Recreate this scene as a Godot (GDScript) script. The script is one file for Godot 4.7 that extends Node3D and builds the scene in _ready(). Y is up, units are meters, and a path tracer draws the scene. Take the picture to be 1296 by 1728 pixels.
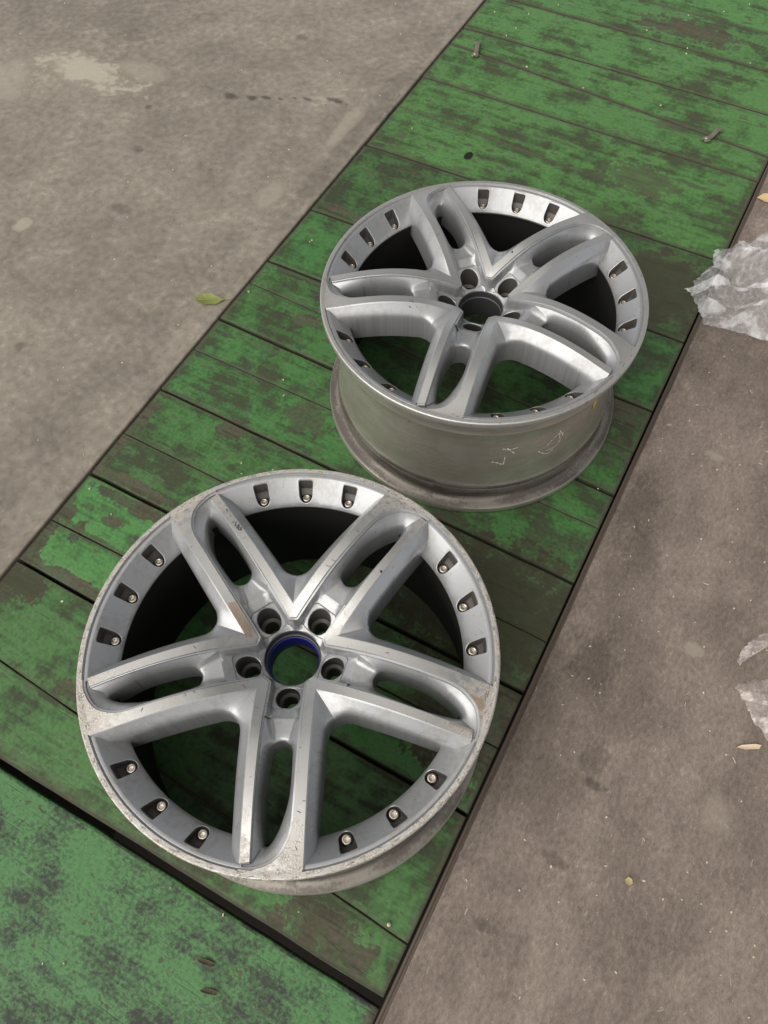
extends Node3D
# Two alloy wheels lying on green painted pit boards in a workshop yard.

const YAW := 0.53007
var AX := Vector3(sin(YAW), 0, -cos(YAW))      # along the pit
var PE := Vector3(cos(YAW), 0, sin(YAW))       # across the pit
const T0 := -0.911
const T1 := 0.015
const WH := 0.283                              # wheel width, face up
const SEC := TAU / 5.0

func P(s: float, t: float, y := 0.0) -> Vector3:
	return AX * s + PE * t + Vector3(0, y, 0)

# ------------------------------------------------------------------ mesh collector
class MB:
	var v := PackedVector3Array()
	var n := PackedVector3Array()
	var uv := PackedVector2Array()
	var ix := PackedInt32Array()
	# rows[i] = PackedVector3Array, all one length; smooth inside one call, hard between calls
	func grid(rows: Array, hint := Vector3.UP, mode := 0, wrap := false, vs := PackedFloat32Array()):
		var a: int = rows.size()
		var b: int = rows[0].size()
		var base := v.size()
		var pos := PackedVector3Array()
		for r in rows: pos.append_array(r)
		var nn := PackedVector3Array(); nn.resize(pos.size())
		var tri := PackedInt32Array()
		var tot := Vector3.ZERO
		for i in a - 1:
			for j in b - 1:
				var q := [i * b + j, i * b + j + 1, (i + 1) * b + j + 1, (i + 1) * b + j]
				for t in [[0, 1, 2], [0, 2, 3]]:
					var p0: int = q[t[0]]
					var p1: int = q[t[1]]
					var p2: int = q[t[2]]
					var c := (pos[p2] - pos[p0]).cross(pos[p1] - pos[p0])
					if c.length_squared() < 1e-18: continue
					tri.append_array([p0, p1, p2])
					nn[p0] += c; nn[p1] += c; nn[p2] += c
					tot += c
		if wrap:
			for i in a:
				var s := nn[i * b] + nn[i * b + b - 1]
				nn[i * b] = s; nn[i * b + b - 1] = s
		var flip := false
		if hint == Vector3.ZERO:      # outward from the axis
			var dsum := 0.0
			for k in pos.size(): dsum += nn[k].dot(Vector3(pos[k].x, 0, pos[k].z))
			flip = dsum < 0.0
		else:
			flip = tot.dot(hint) < 0.0
		for k in pos.size():
			var m := nn[k].normalized()
			if m.length_squared() < 0.5: m = Vector3.UP
			v.append(pos[k]); n.append(-m if flip else m)
			if mode == 0: uv.append(Vector2(pos[k].x / 0.6 + 0.5, pos[k].z / 0.6 + 0.5))
			else: uv.append(Vector2(float(k % b) / float(b - 1), vs[k / b]))
		for k in range(0, tri.size(), 3):
			if flip: ix.append_array([base + tri[k], base + tri[k + 2], base + tri[k + 1]])
			else: ix.append_array([base + tri[k], base + tri[k + 1], base + tri[k + 2]])
	func mesh() -> ArrayMesh:
		var arr := []
		arr.resize(Mesh.ARRAY_MAX)
		arr[Mesh.ARRAY_VERTEX] = v; arr[Mesh.ARRAY_NORMAL] = n; arr[Mesh.ARRAY_TEX_UV] = uv; arr[Mesh.ARRAY_INDEX] = ix
		var m := ArrayMesh.new()
		m.add_surface_from_arrays(Mesh.PRIMITIVE_TRIANGLES, arr)
		return m

func part(called: String, m: Mesh, mat: Material, parent: Node) -> MeshInstance3D:
	var o := MeshInstance3D.new()
	o.name = called; o.mesh = m; o.material_override = mat
	parent.add_child(o, true)
	return o

func tag(o: Node, label: String, category := "", group := "", kind := ""):
	if label: o.set_meta("label", label)
	if category: o.set_meta("category", category)
	if group: o.set_meta("group", group)
	if kind: o.set_meta("kind", kind)

func mat(col: Color, rough := 0.6, metal := 0.0) -> StandardMaterial3D:
	var m := StandardMaterial3D.new()
	m.albedo_color = col; m.roughness = rough; m.metallic = metal
	m.cull_mode = BaseMaterial3D.CULL_DISABLED
	return m

# ------------------------------------------------------------------ noise and textures
func noise(w: int, h: int, freq: float, seed_: int, oct := 4, sx := 1, sy := 1, kind := FastNoiseLite.TYPE_SIMPLEX_SMOOTH) -> PackedByteArray:
	var f := FastNoiseLite.new()
	f.noise_type = kind; f.seed = seed_; f.frequency = freq
	f.fractal_type = FastNoiseLite.FRACTAL_FBM; f.fractal_octaves = oct
	var im := f.get_image(maxi(8, w / sx), maxi(8, h / sy), false, false, true)
	im.convert(Image.FORMAT_L8)
	if sx != 1 or sy != 1: im.resize(w, h, Image.INTERPOLATE_CUBIC)
	return im.get_data()

func tex(w: int, h: int, data: PackedByteArray, fmt: int) -> ImageTexture:
	var im := Image.create_from_data(w, h, false, fmt, data)
	return ImageTexture.create_from_image(im)

func sm(a: float, b: float, x: float) -> float:
	var t := clampf((x - a) / (b - a), 0.0, 1.0)
	return t * t * (3.0 - 2.0 * t)

# seams along the pit: [s at the left edge, s at the right edge, width of the gap there]
var SEAMS := [
	[-0.088, -0.080, 0.0], [0.205, 0.196, 0.006], [0.417, 0.414, 0.007], [0.650, 0.639, 0.005], [0.868, 0.845, 0.007],
	[1.067, 1.067, 0.006], [1.261, 1.271, 0.005], [1.533, 1.541, 0.005], [1.854, 1.845, 0.003],
	[2.027, 1.945, 0.0025], [2.110, 2.107, 0.006], [2.300, 2.288, 0.003], [2.475, 2.462, 0.005], [2.74, 2.74, 0.005], [3.02, 3.02, 0.005]]
# finer cracks that split a board in two planks: [s left, s right]
var CRACKS := {1: [0.300, 0.312], 2: [0.524, 0.514], 3: [0.770, 0.765], 4: [0.990, 0.955], 7: [1.712, 1.660], 0: [0.047, -0.005]}
# paint on each board: cover 0..1, brightness, yellowness
var PAINT := [[0.80, 0.80, 0.3], [0.92, 1.12, 0.05], [0.66, 0.86, 0.22], [0.74, 0.88, 0.1], [0.72, 0.80, 0.2], [0.82, 0.85, 0.1],
	[0.62, 0.72, 0.35], [0.80, 0.98, 0.42], [0.86, 0.98, 0.40], [0.88, 1.0, 0.38], [0.86, 1.0, 0.42], [0.78, 0.95, 0.40], [0.9, 1.05, 0.3], [0.85, 1.0, 0.3]]
# bare or worn places, some of the strongest with wheel shade painted in: s, t, half length along s, half length along t, strength
var BARE_SHADED := [
	[0.303, -0.851, 0.026, 0.012, 1.1], [0.347, -0.806, 0.014, 0.022, 1.1], [0.398, -0.78, 0.014, 0.10, 1.1], [0.26, -0.90, 0.07, 0.018, 1.0], [0.215, -0.80, 0.016, 0.12, 0.9], [0.33, -0.885, 0.022, 0.01, 0.9],
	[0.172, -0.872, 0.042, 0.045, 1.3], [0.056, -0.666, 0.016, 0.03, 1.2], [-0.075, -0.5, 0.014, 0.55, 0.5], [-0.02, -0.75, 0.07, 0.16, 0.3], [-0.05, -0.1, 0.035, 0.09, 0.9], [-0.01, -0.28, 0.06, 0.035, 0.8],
	[0.631, -0.718, 0.022, 0.035, 1.2], [0.60, -0.57, 0.04, 0.10, 0.25], [0.432, -0.82, 0.014, 0.10, 0.9], [0.55, -0.895, 0.09, 0.014, 0.9],
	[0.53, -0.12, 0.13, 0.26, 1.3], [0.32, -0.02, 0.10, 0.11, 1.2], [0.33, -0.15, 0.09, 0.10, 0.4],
	[0.84, -0.80, 0.012, 0.1, 0.5], [0.73, -0.6, 0.04, 0.06, 0.6], [0.70, -0.85, 0.04, 0.05, 0.4], [0.95, -0.74, 0.02, 0.04, 0.7], [1.06, -0.82, 0.010, 0.09, 0.6],
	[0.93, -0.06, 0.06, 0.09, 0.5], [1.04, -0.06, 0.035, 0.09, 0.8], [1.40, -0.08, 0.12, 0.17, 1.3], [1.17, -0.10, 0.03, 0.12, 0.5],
	[1.45, -0.7, 0.06, 0.2, 0.45], [1.724, -0.245, 0.06, 0.12, 0.62], [1.77, -0.66, 0.03, 0.07, 0.4], [1.62, -0.55, 0.03, 0.1, 0.35], [1.86, -0.30, 0.022, 0.16, 0.45], [1.57, -0.3, 0.03, 0.1, 0.5],
	[2.38, -0.33, 0.055, 0.16, 0.75], [2.20, -0.25, 0.05, 0.12, 0.4], [2.18, -0.68, 0.03, 0.08, 0.3], [1.95, -0.25, 0.02, 0.06, 0.6], [2.02, -0.70, 0.02, 0.05, 0.4],
	[0.70, -0.04, 0.05, 0.07, 0.5], [1.29, -0.80, 0.014, 0.12, 0.8], [1.55, -0.80, 0.010, 0.1, 0.4]]

func seam(k: int, t: float) -> float:
	return lerpf(SEAMS[k][0], SEAMS[k][1], (t - T0) / (T1 - T0))

var front_panel_paint := false
func board_texture(w: int, h: int, s0: float, s1: float, sd: int) -> Array:
	var mpx := (s1 - s0) / h
	var big := noise(w, h, 0.006, sd, 4, 1, 1)
	var blot := noise(w, h, 0.020, sd + 1, 5, 1, 1)
	var fine := noise(w, h, 0.09, sd + 2, 4, 1, 1)
	var grain := noise(w, h, 0.035, sd + 3, 4, 14, 1)
	var grain2 := noise(w, h, 0.12, sd + 4, 3, 24, 1)
	var speck := noise(w, h, 0.22, sd + 5, 2, 1, 1)
	# scratches, scuffs and dark nicks: mid grey means none
	var mk := Image.create_empty(w, h, false, Image.FORMAT_L8)
	mk.fill(Color(0.5, 0.5, 0.5))
	var mr := RandomNumberGenerator.new(); mr.seed = sd + 9
	for k in int(w * h / 900.0):
		var at := Vector2(mr.randf() * w, mr.randf() * h)
		var dir := mr.randf_range(-0.12, 0.12) if mr.randf() < 0.6 else mr.randf() * TAU
		var val := mr.randf_range(0.05, 0.35) if mr.randf() < 0.68 else mr.randf_range(0.65, 0.9)
		var thick := 2 if mr.randf() < 0.18 else 1
		for q in int(mr.randf_range(2, 9) if mr.randf() < 0.8 else mr.randf_range(12, 46)):
			at += Vector2.from_angle(dir); dir += mr.randf_range(-0.06, 0.06)
			if at.x >= 0 and at.y >= 0 and at.x < w - 2 and at.y < h - 2: mk.fill_rect(Rect2i(int(at.x), int(at.y), thick, thick), Color(val, val, val))
	var mkd := mk.get_data()
	var rows := []; rows.resize(h)
	var hts := []; hts.resize(h)
	var rgs := []; rgs.resize(h)
	var job := func(y: int):
		var out := PackedByteArray(); out.resize(w * 3)
		var ho := PackedByteArray(); ho.resize(w)
		var ro := PackedByteArray(); ro.resize(w)
		var s := s0 + (y + 0.5) * mpx
		var near := []
		for b in BARE_SHADED:
			if absf(s - b[0]) < b[2] * 1.9: near.append(b)
		var kb := -2
		for x in w:
			var t := T0 + (T1 - T0) * (x + 0.5) / w
			var i := y * w + x
			# which board
			if x % 16 == 0 or kb == -2:
				kb = -1
				for k in SEAMS.size() - 1:
					if s >= seam(k, t) and s < seam(k + 1, t): kb = k
			var pc := [0.74, 0.98, -0.15] if front_panel_paint else [0.8, 0.9, 0.2]
			var ed := 1.0
			if kb >= 0:
				pc = PAINT[mini(kb, PAINT.size() - 1)]
				ed = minf(s - seam(kb, t), seam(kb + 1, t) - s)
				if CRACKS.has(kb): ed = minf(ed, 0.003 + absf(s - lerpf(CRACKS[kb][0], CRACKS[kb][1], (t - T0) / (T1 - T0))))
			ed = minf(ed, minf(t - T0, T1 - t))
			var nb := big[i] / 255.0; var nl := blot[i] / 255.0; var nf := fine[i] / 255.0
			var ng := grain[i] / 255.0; var n2 := grain2[i] / 255.0; var ns := speck[i] / 255.0
			var bare := 0.0
			var worn_shade := 0.0  # shade beside the wheels put into the board colour, strongest bare places only
			for b in near:
				var d := Vector2((s - b[0]) / b[2], (t - b[1]) / b[3]).length()
				d += (nl - 0.5) * 0.9 + (nf - 0.5) * 0.5
				var amt: float = b[4] * (1.0 - sm(0.70, 1.20, d))
				bare = maxf(bare, amt)
				if b[4] > 1.25: worn_shade = maxf(worn_shade, (1.0 - sm(0.55, 1.35, d)))
			var cover: float = pc[0]
			var br: float = pc[1]
			var yel: float = pc[2]
			# how fresh the paint is: broad areas and streaks along the grain, little speckle
			var fresh := 0.52 + (nb - 0.5) * 1.2 + (nl - 0.5) * 0.9 + (ng - 0.5) * 0.9 + (n2 - 0.5) * 0.35 + (nf - 0.5) * 0.30 + (cover - 0.78) * 0.9 - bare * 0.35 - 0.30 * (1.0 - sm(0.0, 0.03, ed))
			var hi := Vector3(0.058, 0.186, 0.048).lerp(Vector3(0.108, 0.196, 0.060), yel)
			var mid := Vector3(0.046, 0.140, 0.036).lerp(Vector3(0.078, 0.148, 0.043), yel)
			var low := Vector3(0.039, 0.092, 0.029).lerp(Vector3(0.062, 0.104, 0.032), yel)
			var grime := Vector3(0.046, 0.060, 0.027)
			if front_panel_paint:
				hi = Vector3(0.066, 0.182, 0.060); mid = Vector3(0.050, 0.120, 0.046); low = Vector3(0.043, 0.076, 0.039); grime = Vector3(0.036, 0.042, 0.033)
				fresh = 0.40 + 0.24 * (1.0 - sm(0.02, 0.26, -0.10 - s + (nl - 0.5) * 0.2)) + (nb - 0.5) * 1.2 + (nl - 0.5) * 0.75 + (nf - 0.5) * 0.75 + (ns - 0.5) * 0.4 + (ng - 0.5) * 0.5 + (n2 - 0.5) * 0.3
			var green := grime.lerp(low, sm(0.02, 0.26, fresh)).lerp(mid, sm(0.24, 0.48, fresh)).lerp(hi, sm(0.46, 0.80, fresh))
			green *= br * 0.93 * clampf(1.0 + (nf - 0.5) * 0.40 + (ns - 0.5) * 0.22, 0.6, 1.4)
			# chips down to the wood, long in the grain, and the worn places
			var chipn := nl * 0.50 + ng * 0.38 + nf * 0.12 + (0.80 - cover) * 0.22 + 0.05 * (1.0 - sm(0.0, 0.018, ed))
			var chip := sm(0.66, 0.72, chipn) * 0.75
			var gone := maxf(chip, 0.92 * sm(0.34, 0.72, bare * (0.60 + 0.30 * nf + 0.35 * ng)))
			gone = maxf(gone, 0.85 * (1.0 - sm(0.002, 0.006 + 0.012 * nl, ed)))
			if front_panel_paint: gone = maxf(sm(0.70, 0.78, nl * 0.6 + nf * 0.4), 1.0 - sm(0.004, 0.012 + 0.03 * nl, ed))
			var wood := Vector3(0.088, 0.072, 0.052).lerp(Vector3(0.046, 0.037, 0.026), sm(0.35, 0.70, n2 * 0.45 + ng * 0.55))
			wood = wood.lerp(Vector3(0.056, 0.076, 0.036), clampf(sm(0.35, 0.65, nl) * 0.6 + 0.15, 0, 1))
			wood *= clampf(1.0 + (nf - 0.5) * 0.5, 0.7, 1.3)
			wood = wood.lerp(Vector3(0.036, 0.038, 0.018), worn_shade * 0.75)  # painted shade darkens bare wood and green alike
			green = green.lerp(Vector3(0.040, 0.062, 0.022), worn_shade * 0.85)
			var paint := 1.0 - gone
			var c := wood.lerp(green, paint)
			var rimp := (1.0 - absf(gone - 0.5) * 2.0) * 0.35      # lifted pale edge of a chip
			c = c.lerp(hi * 1.1, rimp * 0.6 * paint)
			var line := sm(0.74, 0.86, n2) * 0.55 * sm(0.40, 0.62, ng)
			c = c.lerp(Vector3(0.026, 0.028, 0.017), line)
			c = c.lerp(Vector3(0.034, 0.029, 0.022), 0.8 * (1.0 - sm(0.0, 0.007, ed)))
			var sc := mkd[i] / 255.0 - 0.5
			if sc < -0.05: c = c.lerp(Vector3(0.024, 0.026, 0.016), -sc * 1.25)
			elif sc > 0.05: c = c.lerp(Vector3(0.17, 0.22, 0.13), sc * 0.75)
			var dirt := 1.0 - sm(0.1, 0.6, fresh)
			out[x * 3] = int(clampf(pow(c.x, 0.4545) * 255.0, 0, 255))
			out[x * 3 + 1] = int(clampf(pow(c.y, 0.4545) * 255.0, 0, 255))
			out[x * 3 + 2] = int(clampf(pow(c.z, 0.4545) * 255.0, 0, 255))
			ho[x] = int(clampf((paint * 0.30 + (1.0 - n2) * 0.16 * (1.0 - 0.5 * paint) + nf * 0.18 + nl * 0.12 - line * 0.25) * 255.0 + 30.0, 0, 255))
			ro[x] = int(clampf((0.46 + 0.22 * dirt + 0.22 * (1.0 - paint) + 0.1 * (nf - 0.5)) * 255.0, 0, 255))
		rows[y] = out; hts[y] = ho; rgs[y] = ro
	var id := WorkerThreadPool.add_group_task(job, h)
	WorkerThreadPool.wait_for_group_task_completion(id)
	var all := PackedByteArray(); var ha := PackedByteArray(); var ra := PackedByteArray()
	for y in h:
		all.append_array(rows[y]); ha.append_array(hts[y]); ra.append_array(rgs[y])
	return [tex(w, h, all, Image.FORMAT_RGB8), tex(w, h, ha, Image.FORMAT_L8), tex(w, h, ra, Image.FORMAT_L8)]

func board_material(t: Array) -> StandardMaterial3D:
	var m := mat(Color.WHITE, 1.0)
	m.albedo_texture = t[0]
	m.roughness_texture = t[2]
	m.heightmap_enabled = true; m.heightmap_texture = t[1]; m.heightmap_scale = 0.16
	m.metallic_specular = 0.4
	return m

# concrete: base colours, stains [s, t, half s, half t, darkness (negative = light)], fibres strewn on it
func floor_texture(w: int, h: int, s0: float, s1: float, t0: float, t1: float, base: Vector3, base2: Vector3, stains: Array, fibres: int, flecks: int, sd: int, grain_amt := 0.12) -> Array:
	var big := noise(w, h, 0.0035, sd, 4)
	var blot := noise(w, h, 0.014, sd + 1, 5)
	var fine := noise(w, h, 0.07, sd + 2, 5)
	var streak := noise(w, h, 0.02, sd + 3, 4, 1, 5)
	var mot := noise(w, h, 0.035, sd + 4, 4, 1, 1, FastNoiseLite.TYPE_PERLIN)
	var grit := noise(w, h, 0.26, sd + 6, 2)
	var pebble := noise(w, h, 0.11, sd + 7, 3)
	var fib := Image.create_empty(w, h, false, Image.FORMAT_L8)
	var rng := RandomNumberGenerator.new(); rng.seed = sd
	var px := (t1 - t0) / w
	for k in fibres:
		var at := Vector2(rng.randf() * w, rng.randf() * h)
		var dir := rng.randf() * TAU
		var bend := rng.randf_range(-0.5, 0.5)
		var val := rng.randf_range(0.10, 0.45) if rng.randf() < 0.94 else 0.9
		var fat := 2 if rng.randf() < 0.45 else 1
		for q in int(rng.randf_range(2, 11)):
			at += Vector2.from_angle(dir); dir += bend * rng.randf() * 0.6
			if at.x >= 0 and at.y >= 0 and at.x < w - 2 and at.y < h - 2: fib.fill_rect(Rect2i(int(at.x), int(at.y), fat, 1), Color(val, val, val))
	for k in flecks:
		var at := Vector2i(rng.randi() % (w - 3), rng.randi() % (h - 3))
		fib.fill_rect(Rect2i(at, Vector2i(1 + rng.randi() % 2, 1 + rng.randi() % 2)), Color(0.9, 0.9, 0.9) if rng.randf() < 0.75 else Color(0.02, 0, 0))
	var fb := fib.get_data()
	var rows := []; rows.resize(h)
	var hts := []; hts.resize(h)
	var job := func(y: int):
		var out := PackedByteArray(); out.resize(w * 3)
		var ho := PackedByteArray(); ho.resize(w)
		var s := s0 + (y + 0.5) * (s1 - s0) / h
		var near := []
		for b in stains:
			if absf(s - b[0]) < b[2] * 2.0: near.append(b)
		for x in w:
			var t := t0 + (x + 0.5) * px
			var i := y * w + x
			var nb := big[i] / 255.0; var nl := blot[i] / 255.0; var nf := fine[i] / 255.0; var nk := streak[i] / 255.0; var nm := mot[i] / 255.0
			var c := base.lerp(base2, sm(0.2, 0.8, nb))
			c *= clampf(1.0 + (nl - 0.5) * 0.28 + (nf - 0.5) * 0.42 + (nk - 0.5) * 0.05 + (grit[i] / 255.0 - 0.5) * grain_amt + (pebble[i] / 255.0 - 0.5) * grain_amt * 0.4, 0.45, 1.7)
			c = c.lerp(c * 1.45, sm(0.74, 0.84, pebble[i] / 255.0) * 0.45)
			c = c.lerp(c * 0.55, sm(0.77, 0.86, (255 - pebble[i]) / 255.0) * 0.5)
			c = c.lerp(c * 0.74, sm(0.60, 0.82, nm) * 0.40)
			c = c.lerp(c * 1.20, sm(0.62, 0.85, nl * 0.6 + nf * 0.4) * 0.7)
			for b in near:
				var d := Vector2((s - b[0]) / b[2], (t - b[1]) / b[3]).length() + ((nl - 0.5) * 0.6 + (nf - 0.5) * 0.4) * (1.0 if b[4] > 0 else 2.4)
				var m: float = (1.0 - sm(0.45, 1.1, d)) * absf(b[4])
				c = c.lerp(c * 0.42, m) if b[4] > 0 else c.lerp(Vector3(0.42, 0.38, 0.31), m)
			var f := fb[i] / 255.0
			if f > 0.03: c = c.lerp(Vector3(0.42, 0.37, 0.31), f * 0.6)
			out[x * 3] = int(clampf(pow(c.x, 0.4545) * 255.0, 0, 255))
			out[x * 3 + 1] = int(clampf(pow(c.y, 0.4545) * 255.0, 0, 255))
			out[x * 3 + 2] = int(clampf(pow(c.z, 0.4545) * 255.0, 0, 255))
			ho[x] = int(clampf(nf * 120.0 + nl * 70.0 + f * 40.0, 0, 255))
		rows[y] = out; hts[y] = ho
	var id := WorkerThreadPool.add_group_task(job, h)
	WorkerThreadPool.wait_for_group_task_completion(id)
	var all := PackedByteArray(); var ha := PackedByteArray()
	for y in h:
		all.append_array(rows[y]); ha.append_array(hts[y])
	return [tex(w, h, all, Image.FORMAT_RGB8), tex(w, h, ha, Image.FORMAT_L8)]

# ------------------------------------------------------------------ the wheel
func zf(r: float) -> float:          # height of the spoke face against the lip: it arches, then dishes to the hub
	var n := ZF.size()
	if r <= ZF[0][0]: return ZF[0][1]
	if r >= ZF[n - 1][0]: return 0.0
	for k in n - 1:
		if r < ZF[k + 1][0]:
			var a: Array = ZF[maxi(k - 1, 0)]; var b: Array = ZF[k]; var c: Array = ZF[k + 1]; var d: Array = ZF[mini(k + 2, n - 1)]
			var f: float = (r - b[0]) / (c[0] - b[0])
			var m0: float = (c[1] - a[1]) / (c[0] - a[0]) * (c[0] - b[0])
			var m1: float = (d[1] - b[1]) / (d[0] - b[0]) * (c[0] - b[0])
			return (2 * f * f * f - 3 * f * f + 1) * b[1] + (f * f * f - 2 * f * f + f) * m0 + (3 * f * f - 2 * f * f * f) * c[1] + (f * f * f - f * f) * m1
	return 0.0
var ZF := [[0.036, -0.0250], [0.042, -0.0205], [0.050, -0.0155], [0.060, -0.0098], [0.075, -0.0030], [0.090, 0.0030], [0.110, 0.0092], [0.130, 0.0132], [0.160, 0.0153], [0.185, 0.0146], [0.210, 0.0120], [0.240, 0.0066], [0.260, 0.0024], [0.2745, 0.0]]

var BZ := [[0.2700, -0.0032], [0.2660, -0.0070], [0.2600, -0.0125], [0.2520, -0.0200], [0.2460, -0.0258], [0.2410, -0.0310], [0.2385, -0.0350], [0.2380, -0.0400], [0.2380, -0.0560]]
func bz(r: float) -> float:          # the sloping inner lip that carries the bolts
	for k in BZ.size() - 1:
		if r <= BZ[k][0] and r >= BZ[k + 1][0] and BZ[k][0] > BZ[k + 1][0]:
			return lerpf(BZ[k][1], BZ[k + 1][1], (BZ[k][0] - r) / (BZ[k][0] - BZ[k + 1][0]))
	return BZ[0][1] if r > 0.25 else -0.04

func W(q: Vector2, z: float, a: float) -> Vector3:     # (along the spoke, across it), height, spoke angle
	var X := q.x * cos(a) - q.y * sin(a)
	var Y := q.x * sin(a) + q.y * cos(a)
	return Vector3(X, z, -Y)

func crom(pts: PackedVector2Array, sub: int) -> PackedVector2Array:
	var out := PackedVector2Array()
	var n := pts.size()
	for i in n - 1:
		var a := pts[maxi(i - 1, 0)]; var b := pts[i]; var c := pts[i + 1]; var d := pts[mini(i + 2, n - 1)]
		for k in sub:
			out.append(b.cubic_interpolate(c, a, d, float(k) / sub))
	out.append(pts[n - 1])
	return out

func mirror(p: PackedVector2Array, s: float) -> PackedVector2Array:
	var o := PackedVector2Array()
	for q in p: o.append(Vector2(q.x, q.y * s))
	return o

func lathe(mb: MB, prof: Array, seg: int, hint := Vector3.ZERO, mode := 0, a0 := 0.0, a1 := TAU):
	# prof: array of runs; each run is smooth, hard edges between runs
	var run_len := 0.0
	for run in prof:
		var rows := []
		var vs := PackedFloat32Array()
		var last: Array = run[0]
		for p in run:
			run_len += Vector2(p[0] - last[0], p[1] - last[1]).length(); last = p
			vs.append(run_len / 0.40)
			var row := PackedVector3Array()
			for k in seg + 1:
				var a := lerpf(a0, a1, float(k) / seg)
				row.append(Vector3(p[0] * cos(a), p[1], -p[0] * sin(a)))
			rows.append(row)
		mb.grid(rows, hint, mode, a1 - a0 > 6.2, vs)

func spoke_face(k: int) -> MB:         # the machined flats: lip leg with its sweep into the lip, and the ridge leg
	var a := SEC * k
	var mb := MB.new()
	# lip leg: window edge A against slot-side edge S
	var A := PackedVector2Array(); var S := PackedVector2Array()
	var ap := Vector2.from_angle(PI / 5) * 0.066
	var chm := Vector2.from_angle(PI / 5) * 0.050
	var sl := crom(PackedVector2Array([Vector2(0.217, 0.0250), Vector2(0.231, 0.0232), Vector2(0.243, 0.0194), Vector2(0.259, 0.0096), Vector2(0.268, -0.0023), Vector2(0.2730, -0.0162), Vector2(0.2748, -0.027), Vector2(0.2738, -0.038)]), 4)
	A.append(ap); S.append(chm)
	var m := 14
	for i in m:
		var f := float(i) / (m - 1)
		A.append(Vector2(lerpf(ap.x + 0.0005, 0.240, f), 0.0388))
		S.append(Vector2(lerpf(0.0434, 0.217, f), lerpf(0.0256, 0.0250, f) + 0.0006 * sin(f * PI)))
	var n := sl.size()
	var ca := asin(0.0388 / 0.2777)
	var ea := atan2(-0.038, 0.2738)
	for i in range(1, n):
		var f := float(i) / (n - 1)
		S.append(sl[i])
		if f < 0.35: A.append(Vector2(lerpf(0.240, 0.2777 * cos(ca), f / 0.35), 0.0388))
		else: A.append(Vector2.from_angle(lerpf(ca, ea, (f - 0.35) / 0.65)) * 0.2777)
	var rows := []
	for lev in 5:
		var f := lev / 4.0
		var row := PackedVector3Array()
		for i in A.size():
			var q := A[i].lerp(S[i], f)
			row.append(W(q, zf(q.length()) - 0.0001, a))
		rows.append(row)
	mb.grid(rows)
	# ridge leg
	rows = []
	var ap2 := Vector2(ap.x, -ap.y); var ch2 := Vector2(chm.x, -chm.y)
	for lev in 4:
		var f := lev / 3.0
		var row := PackedVector3Array()
		row.append(W(ap2.lerp(ch2, f), zf(ap2.lerp(ch2, f).length()) - 0.0001, a))
		for i in 24:
			var g := i / 23.0
			var wA := Vector2(lerpf(ap.x + 0.0005, 0.2675, g), -lerpf(0.0390, 0.0372, g))
			var wS := Vector2(lerpf(0.0434, 0.2655, g), -lerpf(0.0250, 0.0253, g) - 0.0012 * sin(g * PI))
			var q := wA.lerp(wS, f)
			row.append(W(q, zf(q.length()) - 0.0001, a))
		rows.append(row)
	mb.grid(rows)
	return mb

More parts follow.
